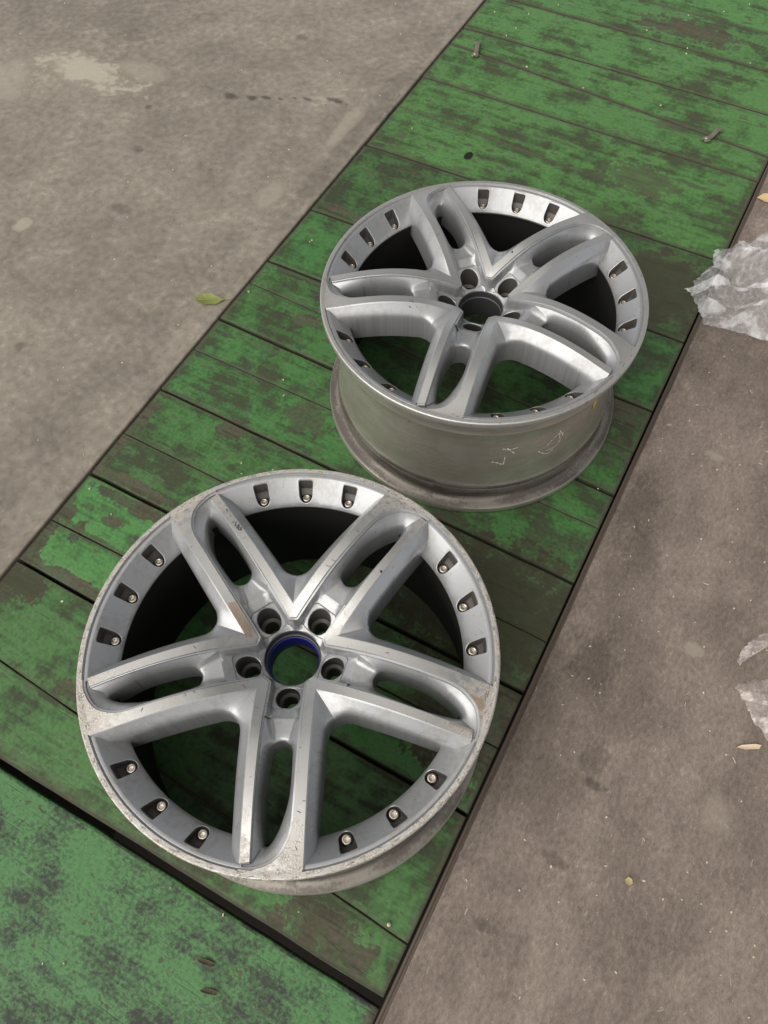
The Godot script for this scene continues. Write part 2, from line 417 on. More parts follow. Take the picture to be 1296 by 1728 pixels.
func spoke_body(k: int) -> Array:         # painted flanks, slot, hub cell
	var a := SEC * k
	var mb := MB.new()
	# --- window flanks, one each side of the spoke
	var w0 := PackedVector2Array(); var w1 := PackedVector2Array()
	for f in 9:
		var g := f / 8.0
		w0.append(Vector2(lerpf(0.2738, 0.115, g), 0.0388)); w1.append(Vector2(lerpf(0.264, 0.130, g), lerpf(0.0515, 0.0545, g)))
	for q in [[0.100, 0.114, 0.055]]:
		w0.append(Vector2(q[0], 0.0388)); w1.append(Vector2(q[1], q[2]))
	for f in 6:
		var g := (f + 1) / 6.0
		var an := deg_to_rad(54.0 * g)
		w0.append(Vector2(lerpf(0.098, 0.0534, g), 0.0388))
		w1.append(Vector2(0.114 - 0.028 * sin(an), 0.083 - 0.028 * cos(an)))
	var fr := [0.0, 0.06, 0.13, 0.33, 0.55, 0.76, 0.90, 0.98, 1.0, 1.0]
	var dz := [-0.0001, -0.0007, -0.0020, -0.0060, -0.0100, -0.0142, -0.0180, -0.0225, -0.0290, -0.0700]
	for side in [1.0, -1.0]:
		var rows := []
		for l in fr.size():
			var row := PackedVector3Array()
			for i in w0.size():
				var p0 := w0[i]; var p1 := w1[i]
				if side < 0.0:
					if i == 0: p0.x = 0.2675
					p0.y = lerpf(0.0390, 0.0372, clampf((p0.x - 0.0534) / 0.2141, 0, 1))
					p1.y += 0.0008
				var q := p0.lerp(p1, fr[l])
				row.append(W(Vector2(q.x, q.y * side), zf(q.length()) + dz[l], a))
			rows.append(row)
		mb.grid(rows.slice(0, 3)); mb.grid(rows.slice(2, 10))
	# --- the slot between the legs
	var E1 := PackedVector2Array([Vector2(0.093, 0.0256), Vector2(0.110, 0.0257), Vector2(0.130, 0.0259), Vector2(0.160, 0.0259), Vector2(0.190, 0.0257), Vector2(0.217, 0.0250), Vector2(0.231, 0.0232), Vector2(0.243, 0.0194), Vector2(0.259, 0.0096), Vector2(0.268, -0.0023), Vector2(0.2730, -0.0162), Vector2(0.2748, -0.027), Vector2(0.2738, -0.038)])
	var H1 := PackedVector2Array([Vector2(0.1262, 0.0112), Vector2(0.1290, 0.0130), Vector2(0.1370, 0.0149), Vector2(0.160, 0.0158), Vector2(0.186, 0.0154), Vector2(0.205, 0.0120), Vector2(0.218, 0.0080), Vector2(0.228, 0.0045), Vector2(0.2385, -0.001), Vector2(0.2445, -0.0055), Vector2(0.2468, -0.0085), Vector2(0.2470, -0.0100), Vector2(0.2468, -0.0110)])
	var E2 := PackedVector2Array([Vector2(0.2675, -0.0372), Vector2(0.2655, -0.0253)])
	var H2 := PackedVector2Array([Vector2(0.2462, -0.0117), Vector2(0.2452, -0.0125)])
	var E3 := PackedVector2Array([Vector2(0.2655, -0.0253), Vector2(0.255, -0.0256), Vector2(0.241, -0.0259), Vector2(0.215, -0.0262), Vector2(0.19, -0.0264), Vector2(0.16, -0.0263), Vector2(0.13, -0.0259), Vector2(0.110, -0.0256), Vector2(0.093, -0.0254)])
	var H3 := PackedVector2Array([Vector2(0.2452, -0.0125), Vector2(0.241, -0.0137), Vector2(0.232, -0.0157), Vector2(0.212, -0.0188), Vector2(0.19, -0.0204), Vector2(0.16, -0.0192), Vector2(0.1390, -0.0174), Vector2(0.131, -0.0152), Vector2(0.1275, -0.0130)])
	var segs := [[E1, H1, 4, [0.0, 0.0008, 0.0034, 0.0042]], [E2, H2, 5, [0.0, 0.0005, 0.0010, 0.0016]], [E3, H3, 4, [0.0, 0.0006, 0.0014, 0.0020]]]
	var all_levels := []
	for sg in segs:
		var E := crom(sg[0], sg[2]); var H := crom(sg[1], sg[2])
		var cols := []
		for i in E.size():
			var tn := (E[mini(i + 1, E.size() - 1)] - E[maxi(i - 1, 0)]).normalized()
			var nr := Vector2(tn.y, -tn.x)
			var off: Array = sg[3]
			var col := PackedVector3Array()
			for l in 4:
				var q: Vector2 = E[i] + nr * off[l]
				col.append(W(q, zf(E[i].length()) + [-0.0001, -0.0021, -0.0026, -0.0056][l], a))
			var b: Vector2 = E[i] + nr * off[3]
			for l in 6:
				var f: float = [0.3, 0.6, 0.85, 0.97, 1.0, 1.0][l]
				var q := b.lerp(H[i], f)
				col.append(W(q, zf(q.length()) + [-0.0085, -0.0125, -0.0175, -0.0225, -0.0270, -0.068][l], a))
			cols.append(col)
		all_levels.append(cols)
		for rg in [[0, 2], [1, 3], [2, 4], [3, 10]]:
			var sub := []
			for c in cols: sub.append(c.slice(rg[0], rg[1]))
			mb.grid(sub)
	var e1: Array = all_levels[0]; var e2: Array = all_levels[1]; var e3: Array = all_levels[2]
	mb.grid([e1[e1.size() - 1].slice(2, 10), e2[0].slice(2, 10)])      # ledge past the tip of the ridge leg
	# slot's hub end: a saddle
	var c0: PackedVector3Array = e3[e3.size() - 1]; var c1: PackedVector3Array = e1[0]
	var sad := []
	var k0: PackedVector2Array = PackedVector2Array([Vector2(0.093, -0.0234), Vector2(0.093, 0.0214)])
	for i in 13:
		var f := i / 12.0
		var col := PackedVector3Array()
		var q0 := k0[0].lerp(k0[1], f)
		var q1 := Vector2(lerpf(0.1275, 0.1262, f) - 0.0055 * sin(f * PI), lerpf(-0.0130, 0.0112, f))
		var dip := sin(f * PI)
		for l in range(3, 10):
			if i == 0: col.append(c0[l])
			elif i == 12: col.append(c1[l])
			elif l == 3: col.append(W(q0, zf(0.0965) - 0.0056 - 0.0108 * minf(1.0, dip * 3.2), a))
			else:
				var q := q0.lerp(q1, [0.3, 0.6, 0.85, 0.97, 1.0, 1.0][l - 4])
				col.append(W(q, zf(q.length()) + [-0.0085, -0.0125, -0.0175, -0.0225, -0.0270, -0.068][l - 4] - [0.0092, 0.0070, 0.0036, 0.0010, 0.0, 0.0][l - 4] * minf(1.0, dip * 2.4), a))
		sad.append(col)
	mb.grid(sad)
	# --- step along the legs down to the hub cell, both sides, then round the tip of the V
	var cellside := {}
	for side in [1.0, -1.0]:
		var E := PackedVector2Array(); var O := PackedVector2Array()
		for i in 7:
			var f := i / 6.0
			E.append(Vector2(lerpf(0.093, 0.0434, f), 0.0256)); O.append(Vector2(0, -1) if i < 6 else Vector2(-0.45, -0.89))
		E.append(Vector2.from_angle(PI / 5) * 0.050); O.append(-Vector2.from_angle(PI / 5))
		var rows := []
		for l in 4:
			var row := PackedVector3Array()
			for i in E.size():
				var q: Vector2 = E[i] + O[i] * [0.0, 0.0008, 0.0034, 0.0042][l]
				row.append(W(Vector2(q.x, q.y * side), zf(E[i].length()) + [-0.0001, -0.0021, -0.0026, -0.0056][l], a))
			rows.append(row)
		mb.grid(rows.slice(0, 2)); mb.grid(rows.slice(1, 3)); mb.grid(rows.slice(2, 4))
		cellside[side] = [E, O]
	# --- hub cell with the bolt hole
	var lug := Vector2(0.0605, 0.0)
	var bnd := PackedVector2Array()
	var e: PackedVector2Array = cellside[1.0][0]; var o: PackedVector2Array = cellside[1.0][1]
	var half := PackedVector2Array()
	for i in e.size(): half.append(e[i] + o[i] * 0.0042)
	var hz := PackedFloat32Array()
	var poly := PackedVector2Array(); var pz := PackedFloat32Array()
	for i in half.size():
		poly.append(half[i]); pz.append(zf(e[i].length()) - 0.0056)
	for i in 7:
		var an := lerpf(PI / 5, -PI / 5, i / 6.0)
		poly.append(Vector2.from_angle(an) * 0.0402); pz.append(-0.0425)
	for i in range(half.size() - 1, -1, -1):
		poly.append(Vector2(half[i].x, -half[i].y)); pz.append(zf(e[i].length()) - 0.0056)
	for i in range(1, 8):
		var f := i / 8.0
		poly.append(Vector2(half[0].x, lerpf(-half[0].y, half[0].y, f))); pz.append(zf(0.0965) - 0.0056 - 0.0108 * minf(1.0, sin(f * PI) * 3.2))
	var pad := PackedVector2Array([Vector2(0.0785, 0.0150), Vector2(0.0780, 0.0175), Vector2(0.0765, 0.0192), Vector2(0.074, 0.0199), Vector2(0.052, 0.0199), Vector2(0.0455, 0.0185), Vector2(0.0440, 0.012), Vector2(0.0428, 0.0), Vector2(0.0440, -0.012), Vector2(0.0455, -0.0185), Vector2(0.052, -0.0199), Vector2(0.074, -0.0199), Vector2(0.0765, -0.0192), Vector2(0.0780, -0.0175), Vector2(0.0785, -0.0150)])
	var lv := []
	for l in 12: lv.append(PackedVector3Array())
	for i in poly.size() + 1:
		var q := poly[i % poly.size()]
		var d := (q - lug).normalized()
		var pd := ray_poly(lug, d, pad)
		if pd > (q - lug).length() * 0.97: pd = (q - lug).length() * 0.97
		var zp := func(x: Vector2) -> float: return -0.0195 - (0.0785 - x.x) * 0.577
		var z0 := pz[i % pz.size()]
		var far := lug + d * (pd + 0.0009); var mid := lug + d * pd; var inn := lug + d * (pd - 0.0009)
		lv[0].append(W(q, z0, a))
		lv[1].append(W(q.lerp(far, 0.35), lerpf(z0, zp.call(q.lerp(far, 0.35)) + 0.0010, 0.88), a))
		lv[2].append(W(far, zp.call(far) + 0.0008, a))
		lv[3].append(W(mid, zp.call(mid) - 0.0020, a))
		lv[4].append(W(inn, zp.call(inn), a))
		var rim := lug + d * 0.0176
		lv[5].append(W(rim, zp.call(rim) - 0.0002, a))
		var edge := lug + d * 0.0166
		lv[6].append(W(edge, zp.call(edge) - 0.0012, a))
		lv[7].append(W(lug + d * 0.0160, -0.060, a))
		lv[8].append(W(lug + d * 0.0140, -0.0615, a))
		lv[9].append(W(lug + d * 0.0110, -0.0625, a))
		lv[10].append(W(lug + d * 0.0105, -0.0640, a))
		lv[11].append(W(lug + d * 0.0105, -0.1000, a))
	mb.grid(lv.slice(0, 3)); mb.grid(lv.slice(2, 5)); mb.grid(lv.slice(4, 6)); mb.grid(lv.slice(5, 7))
	var lm := MB.new()
	lm.grid(lv.slice(6, 8)); lm.grid(lv.slice(7, 12))
	return [mb.mesh(), lm.mesh()]

func ray_poly(c: Vector2, d: Vector2, poly: PackedVector2Array) -> float:
	var best := 1e9
	for i in poly.size():
		var p := poly[i]; var q := poly[(i + 1) % poly.size()]
		var hit = Geometry2D.segment_intersects_segment(c, c + d, p, q)
		if hit != null: best = minf(best, c.distance_to(hit))
	return best if best < 1e8 else 0.01

var BOLT_DEG := [20.3, 35.3, 50.3]
func inner_lip(k: int) -> Array:          # sloping lip in one window, with its three bolt pockets
	var mb := MB.new()
	var pk := []
	var base := rad_to_deg(SEC * k)
	var rs := [0.2700, 0.2680, 0.2650, 0.2620, 0.2590, 0.2560, 0.2520, 0.2490, 0.2460, 0.2435, 0.2410, 0.2395, 0.2385]
	var run := []
	for r in rs: run.append([r, bz(r)])
	for iv in [[7.3, 14.8], [25.8, 29.8], [40.8, 44.8], [55.8, 64.6]]:
		lathe(mb, [run], maxi(3, int(iv[1] - iv[0])), Vector3.UP, 0, deg_to_rad(base + iv[0]), deg_to_rad(base + iv[1]))
	var a0 := deg_to_rad(base + 7.3); var a1 := deg_to_rad(base + 64.6)
	lathe(mb, [[[0.2385, -0.0350], [0.2383, -0.0368], [0.2390, -0.0390], [0.2420, -0.0410]]], 40, Vector3.UP, 0, a0, a1)
	lathe(mb, [[[0.2777, -0.0001], [0.2770, -0.0016], [0.2766, -0.0034], [0.2760, -0.0036]], [[0.2760, -0.0036], [0.2752, -0.0026], [0.2742, -0.0023], [0.2712, -0.0026], [0.2700, -0.0032]]], 60, Vector3.UP, 0, a0, a1)
	for bd in BOLT_DEG:
		var ca := deg_to_rad(base + bd)
		var U := PackedVector2Array()      # (radial, tangential)
		U.append_array([Vector2(0.2672, -0.0105), Vector2(0.2676, -0.009), Vector2(0.2677, 0.0), Vector2(0.2676, 0.009), Vector2(0.2672, 0.0105), Vector2(0.2662, 0.0112), Vector2(0.2515, 0.0101)])
		for i in range(1, 12):
			var an := PI / 2 + PI * i / 12.0
			U.append(Vector2(0.2515 + 0.0101 * cos(an), 0.0101 * sin(an)))
		U.append_array([Vector2(0.2515, -0.0101), Vector2(0.2662, -0.0112)])
		var c := Vector2(0.2520, 0.0)
		# rectangle in (r, angle)
		var rect := []
		var hw := deg_to_rad(5.5)
		for i in 12: rect.append([0.2700, lerpf(-hw, hw, i / 12.0)])
		for i in range(rs.size() - 1): rect.append([rs[i], hw])
		for i in 12: rect.append([0.2385, lerpf(hw, -hw, i / 12.0)])
		for i in range(rs.size() - 1, -1, -1): rect.append([rs[i], -hw])
		var lv := []
		for l in 10: lv.append(PackedVector3Array())
		for rc in rect:
			var q := Vector2(rc[0] * cos(rc[1]), rc[0] * sin(rc[1]))
			var d := (q - c).normalized()
			var pu := ray_poly(c, d, U)
			var qu := c + d * pu
			var lim := (q - c).length()
			var put := func(l: int, p: Vector2, dz: float):
				lv[l].append(W(p, bz(clampf(p.length(), 0.2385, 0.2700)) + dz, ca))
			put.call(0, q, 0.0)
			put.call(1, q.lerp(qu, 0.4), 0.0)
			put.call(2, c + d * minf(lim * 0.99, pu + 0.0022), 0.0)
			put.call(3, c + d * minf(lim * 0.985, pu + 0.0011), 0.0003)
			put.call(4, c + d * minf(lim * 0.98, pu + 0.0003), 0.0001)
			var fl := func(p: Vector2) -> float: return -0.0345 + maxf(0.0, p.x - 0.2580) * 0.95
			put.call(5, c + d * (pu - 0.0003), -0.0008)
			var p6 := c + d * (pu - 0.0010)
			lv[6].append(W(p6, minf(fl.call(p6) + 0.0010, bz(clampf(p6.length(), 0.2385, 0.27)) - 0.0012), ca))
			var p7 := c + d * (pu - 0.0020)
			lv[7].append(W(p7, fl.call(p7), ca))
			var p8 := c + d * pu * 0.45
			lv[8].append(W(p8, fl.call(p8), ca))
			lv[9].append(W(c, -0.0345, ca))
		mb.grid(lv.slice(0, 6), Vector3.UP)
		var pm := MB.new()
		pm.grid(lv.slice(5, 8)); pm.grid(lv.slice(7, 10))
		pk.append(pm.mesh())
	return [mb.mesh(), pk]

func bolt_mesh() -> Array:
	var mb := MB.new()
	lathe(mb, [[[0.0064, -0.001], [0.0065, 0.0024]], [[0.0065, 0.0024], [0.0062, 0.0032], [0.0056, 0.0037], [0.0042, 0.0038]]], 20)
	# hex socket
	var rows := []
	for lv in [[0.0042, 0.0038, true], [0.0038, 0.0034, false], [0.0036, 0.0010, false], [0.0001, 0.0006, false]]:
		var row := PackedVector3Array()
		for i in 25:
			var a := TAU * i / 24.0
			var r: float = lv[0]
			if not lv[2]: r *= cos(PI / 6) / cos(fposmod(a, PI / 3) - PI / 6)
			row.append(Vector3(r * cos(a), lv[1], -r * sin(a)))
		rows.append(row)
	mb.grid(rows.slice(0, 2)); mb.grid(rows.slice(1, 3)); mb.grid(rows.slice(2, 4))
	var wa := MB.new()
	lathe(wa, [[[0.0060, 0.0008], [0.0086, 0.0008], [0.0090, 0.0002]]], 20, Vector3.UP)  # shade of the counterbore round the bolt, painted as a black disc
	return [mb.mesh(), wa.mesh()]

var OUTER := [[[0.2840, -0.0130], [0.2815, -0.0150]], [[0.2815, -0.0150], [0.2750, -0.0165], [0.2722, -0.0185], [0.2714, -0.0220], [0.2706, -0.0450], [0.2722, -0.0490], [0.2718, -0.0530], [0.2670, -0.0600], [0.2560, -0.0760], [0.2525, -0.0860], [0.2522, -0.1050], [0.2545, -0.1200], [0.2600, -0.1600], [0.2632, -0.1950], [0.2645, -0.2120], [0.2672, -0.2190], [0.2695, -0.2230], [0.2696, -0.2260]], [[0.2696, -0.2260], [0.2672, -0.2290], [0.2668, -0.2330]], [[0.2668, -0.2330], [0.2685, -0.2350], [0.2696, -0.2560]], [[0.2696, -0.2560], [0.2710, -0.2600], [0.2745, -0.2625], [0.2840, -0.2650], [0.2872, -0.2662], [0.2890, -0.2690], [0.2894, -0.2730]], [[0.2894, -0.2730], [0.2894, -0.2800], [0.2882, -0.2828], [0.2850, -0.2830], [0.2700, -0.2828]]]
var INNER := [[[0.2700, -0.2828], [0.2640, -0.2800], [0.2610, -0.2700], [0.2575, -0.2150], [0.2530, -0.1600], [0.2460, -0.1100], [0.2450, -0.0800], [0.2440, -0.0560], [0.2425, -0.0408]]]

var meshes := {}
func build_wheel_meshes():
	meshes.face = []; meshes.body = []; meshes.lip = []
	for k in 5:
		meshes.face.append(spoke_face(k).mesh())
		meshes.body.append(spoke_body(k))
		meshes.lip.append(inner_lip(k))
	var mb := MB.new()
	lathe(mb, [[[0.2777, 0.0], [0.2800, 0.0001], [0.2832, 0.0]], [[0.2832, 0.0], [0.2844, -0.0005], [0.2851, -0.0016], [0.2853, -0.0040], [0.2852, -0.0085], [0.2848, -0.0110], [0.2840, -0.0130]]], 180)
	meshes.rim = mb.mesh()
	mb = MB.new()
	lathe(mb, OUTER, 160, Vector3.ZERO, 1)
	meshes.barrel = mb.mesh()
	mb = MB.new()
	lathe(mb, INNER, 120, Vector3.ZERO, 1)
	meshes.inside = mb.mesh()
	mb = MB.new()
	lathe(mb, [[[0.0402, -0.0425], [0.0396, -0.0428], [0.0390, -0.0437]], [[0.0390, -0.0437], [0.0388, -0.0560]], [[0.0388, -0.0560], [0.0372, -0.0570]], [[0.0372, -0.0570], [0.0366, -0.1000]], [[0.0366, -0.1000], [0.0385, -0.1000]], [[0.082, -0.045], [0.080, -0.1000], [0.076, -0.1000]]], 64)
	meshes.hub = mb.mesh()
	mb = MB.new()
	lathe(mb, [[[0.0365, -0.0600], [0.0352, -0.0604], [0.0348, -0.0620]], [[0.0348, -0.0620], [0.0350, -0.0860]]], 64)
	meshes.ring = mb.mesh()
	var b := bolt_mesh()
	meshes.bolt = b[0]; meshes.shade_ring = b[1]

func make_wheel(face_m: Material, paint_m: Material, barrel_m: Material, M: Dictionary, at: Vector3, turn: float, lab: String) -> Node3D:
	var w := Node3D.new()
	w.name = "alloy_wheel"
	add_child(w, true)
	w.position = at; w.rotation.y = turn
	tag(w, lab, "wheel", "alloy wheels on the boards")
	var up := Vector3(0, WH, 0)
	part("rim_edge", meshes.rim, face_m, w).position = up
	for k in 5:
		var s := part("spoke", meshes.body[k][0], paint_m, w)
		s.position = up
		part("lug_hole", meshes.body[k][1], M.pocket, s)
		part("machined_face", meshes.face[k], face_m, s)
	for k in 5:
		var il := part("inner_lip", meshes.lip[k][0], paint_m, w)
		il.position = up
		for pm in meshes.lip[k][1]: part("bolt_pocket", pm, M.pocket, il)
		for bd in BOLT_DEG:
			var a: float = SEC * k + deg_to_rad(bd)
			var b := part("bolt", meshes.bolt, M.bolt, w)
			b.position = up + Vector3(0.2512 * cos(a), -0.0345, -0.2512 * sin(a))
			b.rotation.y = a * 3.7 + k
			part("shade_ring", meshes.shade_ring, M.black, b)
	part("hub", meshes.hub, M.bore, w).position = up
	part("barrel", meshes.barrel, barrel_m, w).position = up
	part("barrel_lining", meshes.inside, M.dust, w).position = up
	return w

# ------------------------------------------------------------------ planks
func plank(called: String, sl0: float, sl1: float, sr0: float, sr1: float, ta: float, tb: float, y: float, m: Material, uvs: Array, parent: Node, rng: RandomNumberGenerator, rough := 0.0012, rnd := 0.003) -> MeshInstance3D:
	# a board from ta to tb across the pit; near and far edge each a straight line with a worn wobble
	var n := 26
	var mb := MB.new()
	var prof := [[0, -0.045], [0, -0.0035], [0.25, -0.0012], [1, 0.0], [2, 0.0], [3, 0.0], [4, 0.0], [4.75, -0.0012], [5, -0.0035], [5, -0.045]]
	var wob := FastNoiseLite.new(); wob.seed = rng.randi() % 9999; wob.frequency = 9.0
	var tilt := rng.randf_range(-0.0012, 0.0012)
	var rows := []
	for i in n + 1:
		var f := float(i) / n
		var t := lerpf(ta, tb, f)
		var g := (t - T0) / (T1 - T0)
		var a := lerpf(sl0, sr0, g) + wob.get_noise_2d(t, 0.0) * rough
		var b := lerpf(sl1, sr1, g) + wob.get_noise_2d(t, 7.0) * rough
		var row := PackedVector3Array()
		for p in prof:
			var s := 0.0
			var x: float = p[0]
			if x <= 1.0: s = a + x * rnd
			elif x >= 4.0: s = b - (5.0 - x) * rnd
			else: s = lerpf(a + rnd, b - rnd, (x - 1.0) / 3.0)
			var endr := 0.0
			if i == 0 or i == n: endr = -0.0015
			row.append(P(s, t, y + p[1] + tilt * (x - 2.5) / 2.5 + (endr if p[1] > -0.02 else 0.0)))
		rows.append(row)
	mb.grid(rows)
	for e in [0, n]:
		var low := PackedVector3Array()
		for q in rows[e]: low.append(Vector3(q.x, -0.05, q.z))
		mb.grid([rows[e], low], PE * (1.0 if e else -1.0))
	for i in mb.v.size():
		var q := mb.v[i]
		mb.uv[i] = Vector2((q.dot(PE) - uvs[2]) / (uvs[3] - uvs[2]), (q.dot(AX) - uvs[0]) / (uvs[1] - uvs[0]))
	return part(called, mb.mesh(), m, parent)

func slab(called: String, s0: float, s1: float, t0: float, t1: float, m: Material, uvs: Array, lip_t := 0.0) -> MeshInstance3D:
	var mb := MB.new()
	var rows := []
	var wob := FastNoiseLite.new(); wob.seed = 5; wob.frequency = 6.0
	var ns := 120
	for i in ns + 1:
		var s := lerpf(s0, s1, float(i) / ns)
		var row := PackedVector3Array()
		var w := wob.get_noise_1d(s) * 0.0016
		if lip_t > 0.0: row.append_array([P(s, t0 + w, -0.3), P(s, t0 + w, -0.004), P(s, t0 + w + 0.004, 0.0), P(s, t1, 0.0)])
		else: row.append_array([P(s, t0, 0.0), P(s, t1 + w - 0.004, 0.0), P(s, t1 + w, -0.004), P(s, t1 + w, -0.3)])
		rows.append(row)
	mb.grid(rows)
	for i in mb.v.size():
		var q := mb.v[i]
		mb.uv[i] = Vector2((q.dot(PE) - uvs[2]) / (uvs[3] - uvs[2]), (q.dot(AX) - uvs[0]) / (uvs[1] - uvs[0]))
	var o := part(called, mb.mesh(), m, self)
	tag(o, "", "", "", "structure")
	return o

# a thin ribbon of strokes lying on the barrel: points are (degrees, height)
func stroke(mb: MB, pts: Array, wid: float, lift := 0.0007):
	var fine := []
	for i in pts.size() - 1:
		for k in 4:
			fine.append([lerpf(pts[i][0], pts[i + 1][0], k / 4.0), lerpf(pts[i][1], pts[i + 1][1], k / 4.0)])
	fine.append(pts[pts.size() - 1])
	var ra := PackedVector3Array(); var rb := PackedVector3Array()
	for i in fine.size():
		var p: Array = fine[i]
		var q: Array = fine[mini(i + 1, fine.size() - 1)]; var o: Array = fine[maxi(i - 1, 0)]
		var d := Vector2(deg_to_rad(q[0] - o[0]) * 0.26, q[1] - o[1]).normalized()
		var nn := Vector2(-d.y, d.x) * wid * (0.5 + 0.35 * sin(i * 2.3))
		for s in [1.0, -1.0]:
			var an: float = deg_to_rad(p[0]) + s * nn.x / 0.26
			var y: float = p[1] + s * nn.y
			var r := barrel_r(y) + lift
			var v3 := Vector3(r * cos(an), y, -r * sin(an))
			if s > 0: ra.append(v3)
			else: rb.append(v3)
	mb.grid([ra, rb], Vector3.ZERO)

func barrel_r(y_from_floor: float) -> float:
	var y := y_from_floor - WH
	for run in OUTER:
		for k in run.size() - 1:
			if y <= run[k][1] and y >= run[k + 1][1] and run[k][1] > run[k + 1][1]:
				return lerpf(run[k][0], run[k + 1][0], (run[k][1] - y) / (run[k][1] - run[k + 1][1]))
	return 0.26

# crumpled film: an outline in (s, t) filled with a folded sheet
func crumple(outline: PackedVector2Array, centre: Vector2, high: float, sd: int, rings := 26) -> ArrayMesh:
	var f := FastNoiseLite.new(); f.seed = sd; f.frequency = 5.5; f.fractal_type = FastNoiseLite.FRACTAL_RIDGED; f.fractal_octaves = 3; f.fractal_gain = 0.35
	var g := FastNoiseLite.new(); g.seed = sd + 1; g.frequency = 60.0; g.fractal_octaves = 2
	var pts := PackedVector2Array()
	var n := outline.size()
	for i in n:
		for k in 6: pts.append(outline[i].lerp(outline[(i + 1) % n], k / 6.0))
	pts.append(pts[0])
	var mb := MB.new()
	var rows := []
	for r in rings + 1:
		var fr := float(r) / rings
		var row := PackedVector3Array()
		for i in pts.size():
			var q := centre.lerp(pts[i], fr)
			if r == rings: q += Vector2(g.get_noise_2d(q.x * 3.0, q.y * 3.0), g.get_noise_2d(q.y * 3.0, q.x * 3.0 + 9.0)) * 0.006
			var body := 1.0 - pow(fr, 3.0) * 0.85
			var y: float = 0.004 + high * body * clampf(0.42 + 0.75 * f.get_noise_2d(q.x, q.y), 0.03, 1.3) + 0.0025 * g.get_noise_2d(q.x * 2.0, q.y * 2.0)
			row.append(P(q.x, q.y, maxf(y, 0.0025)))
		rows.append(row)
	mb.grid(rows, Vector3.UP, 0, false)
	for i in mb.v.size(): mb.uv[i] = Vector2(mb.v[i].dot(PE), mb.v[i].dot(AX))
	return mb.mesh()

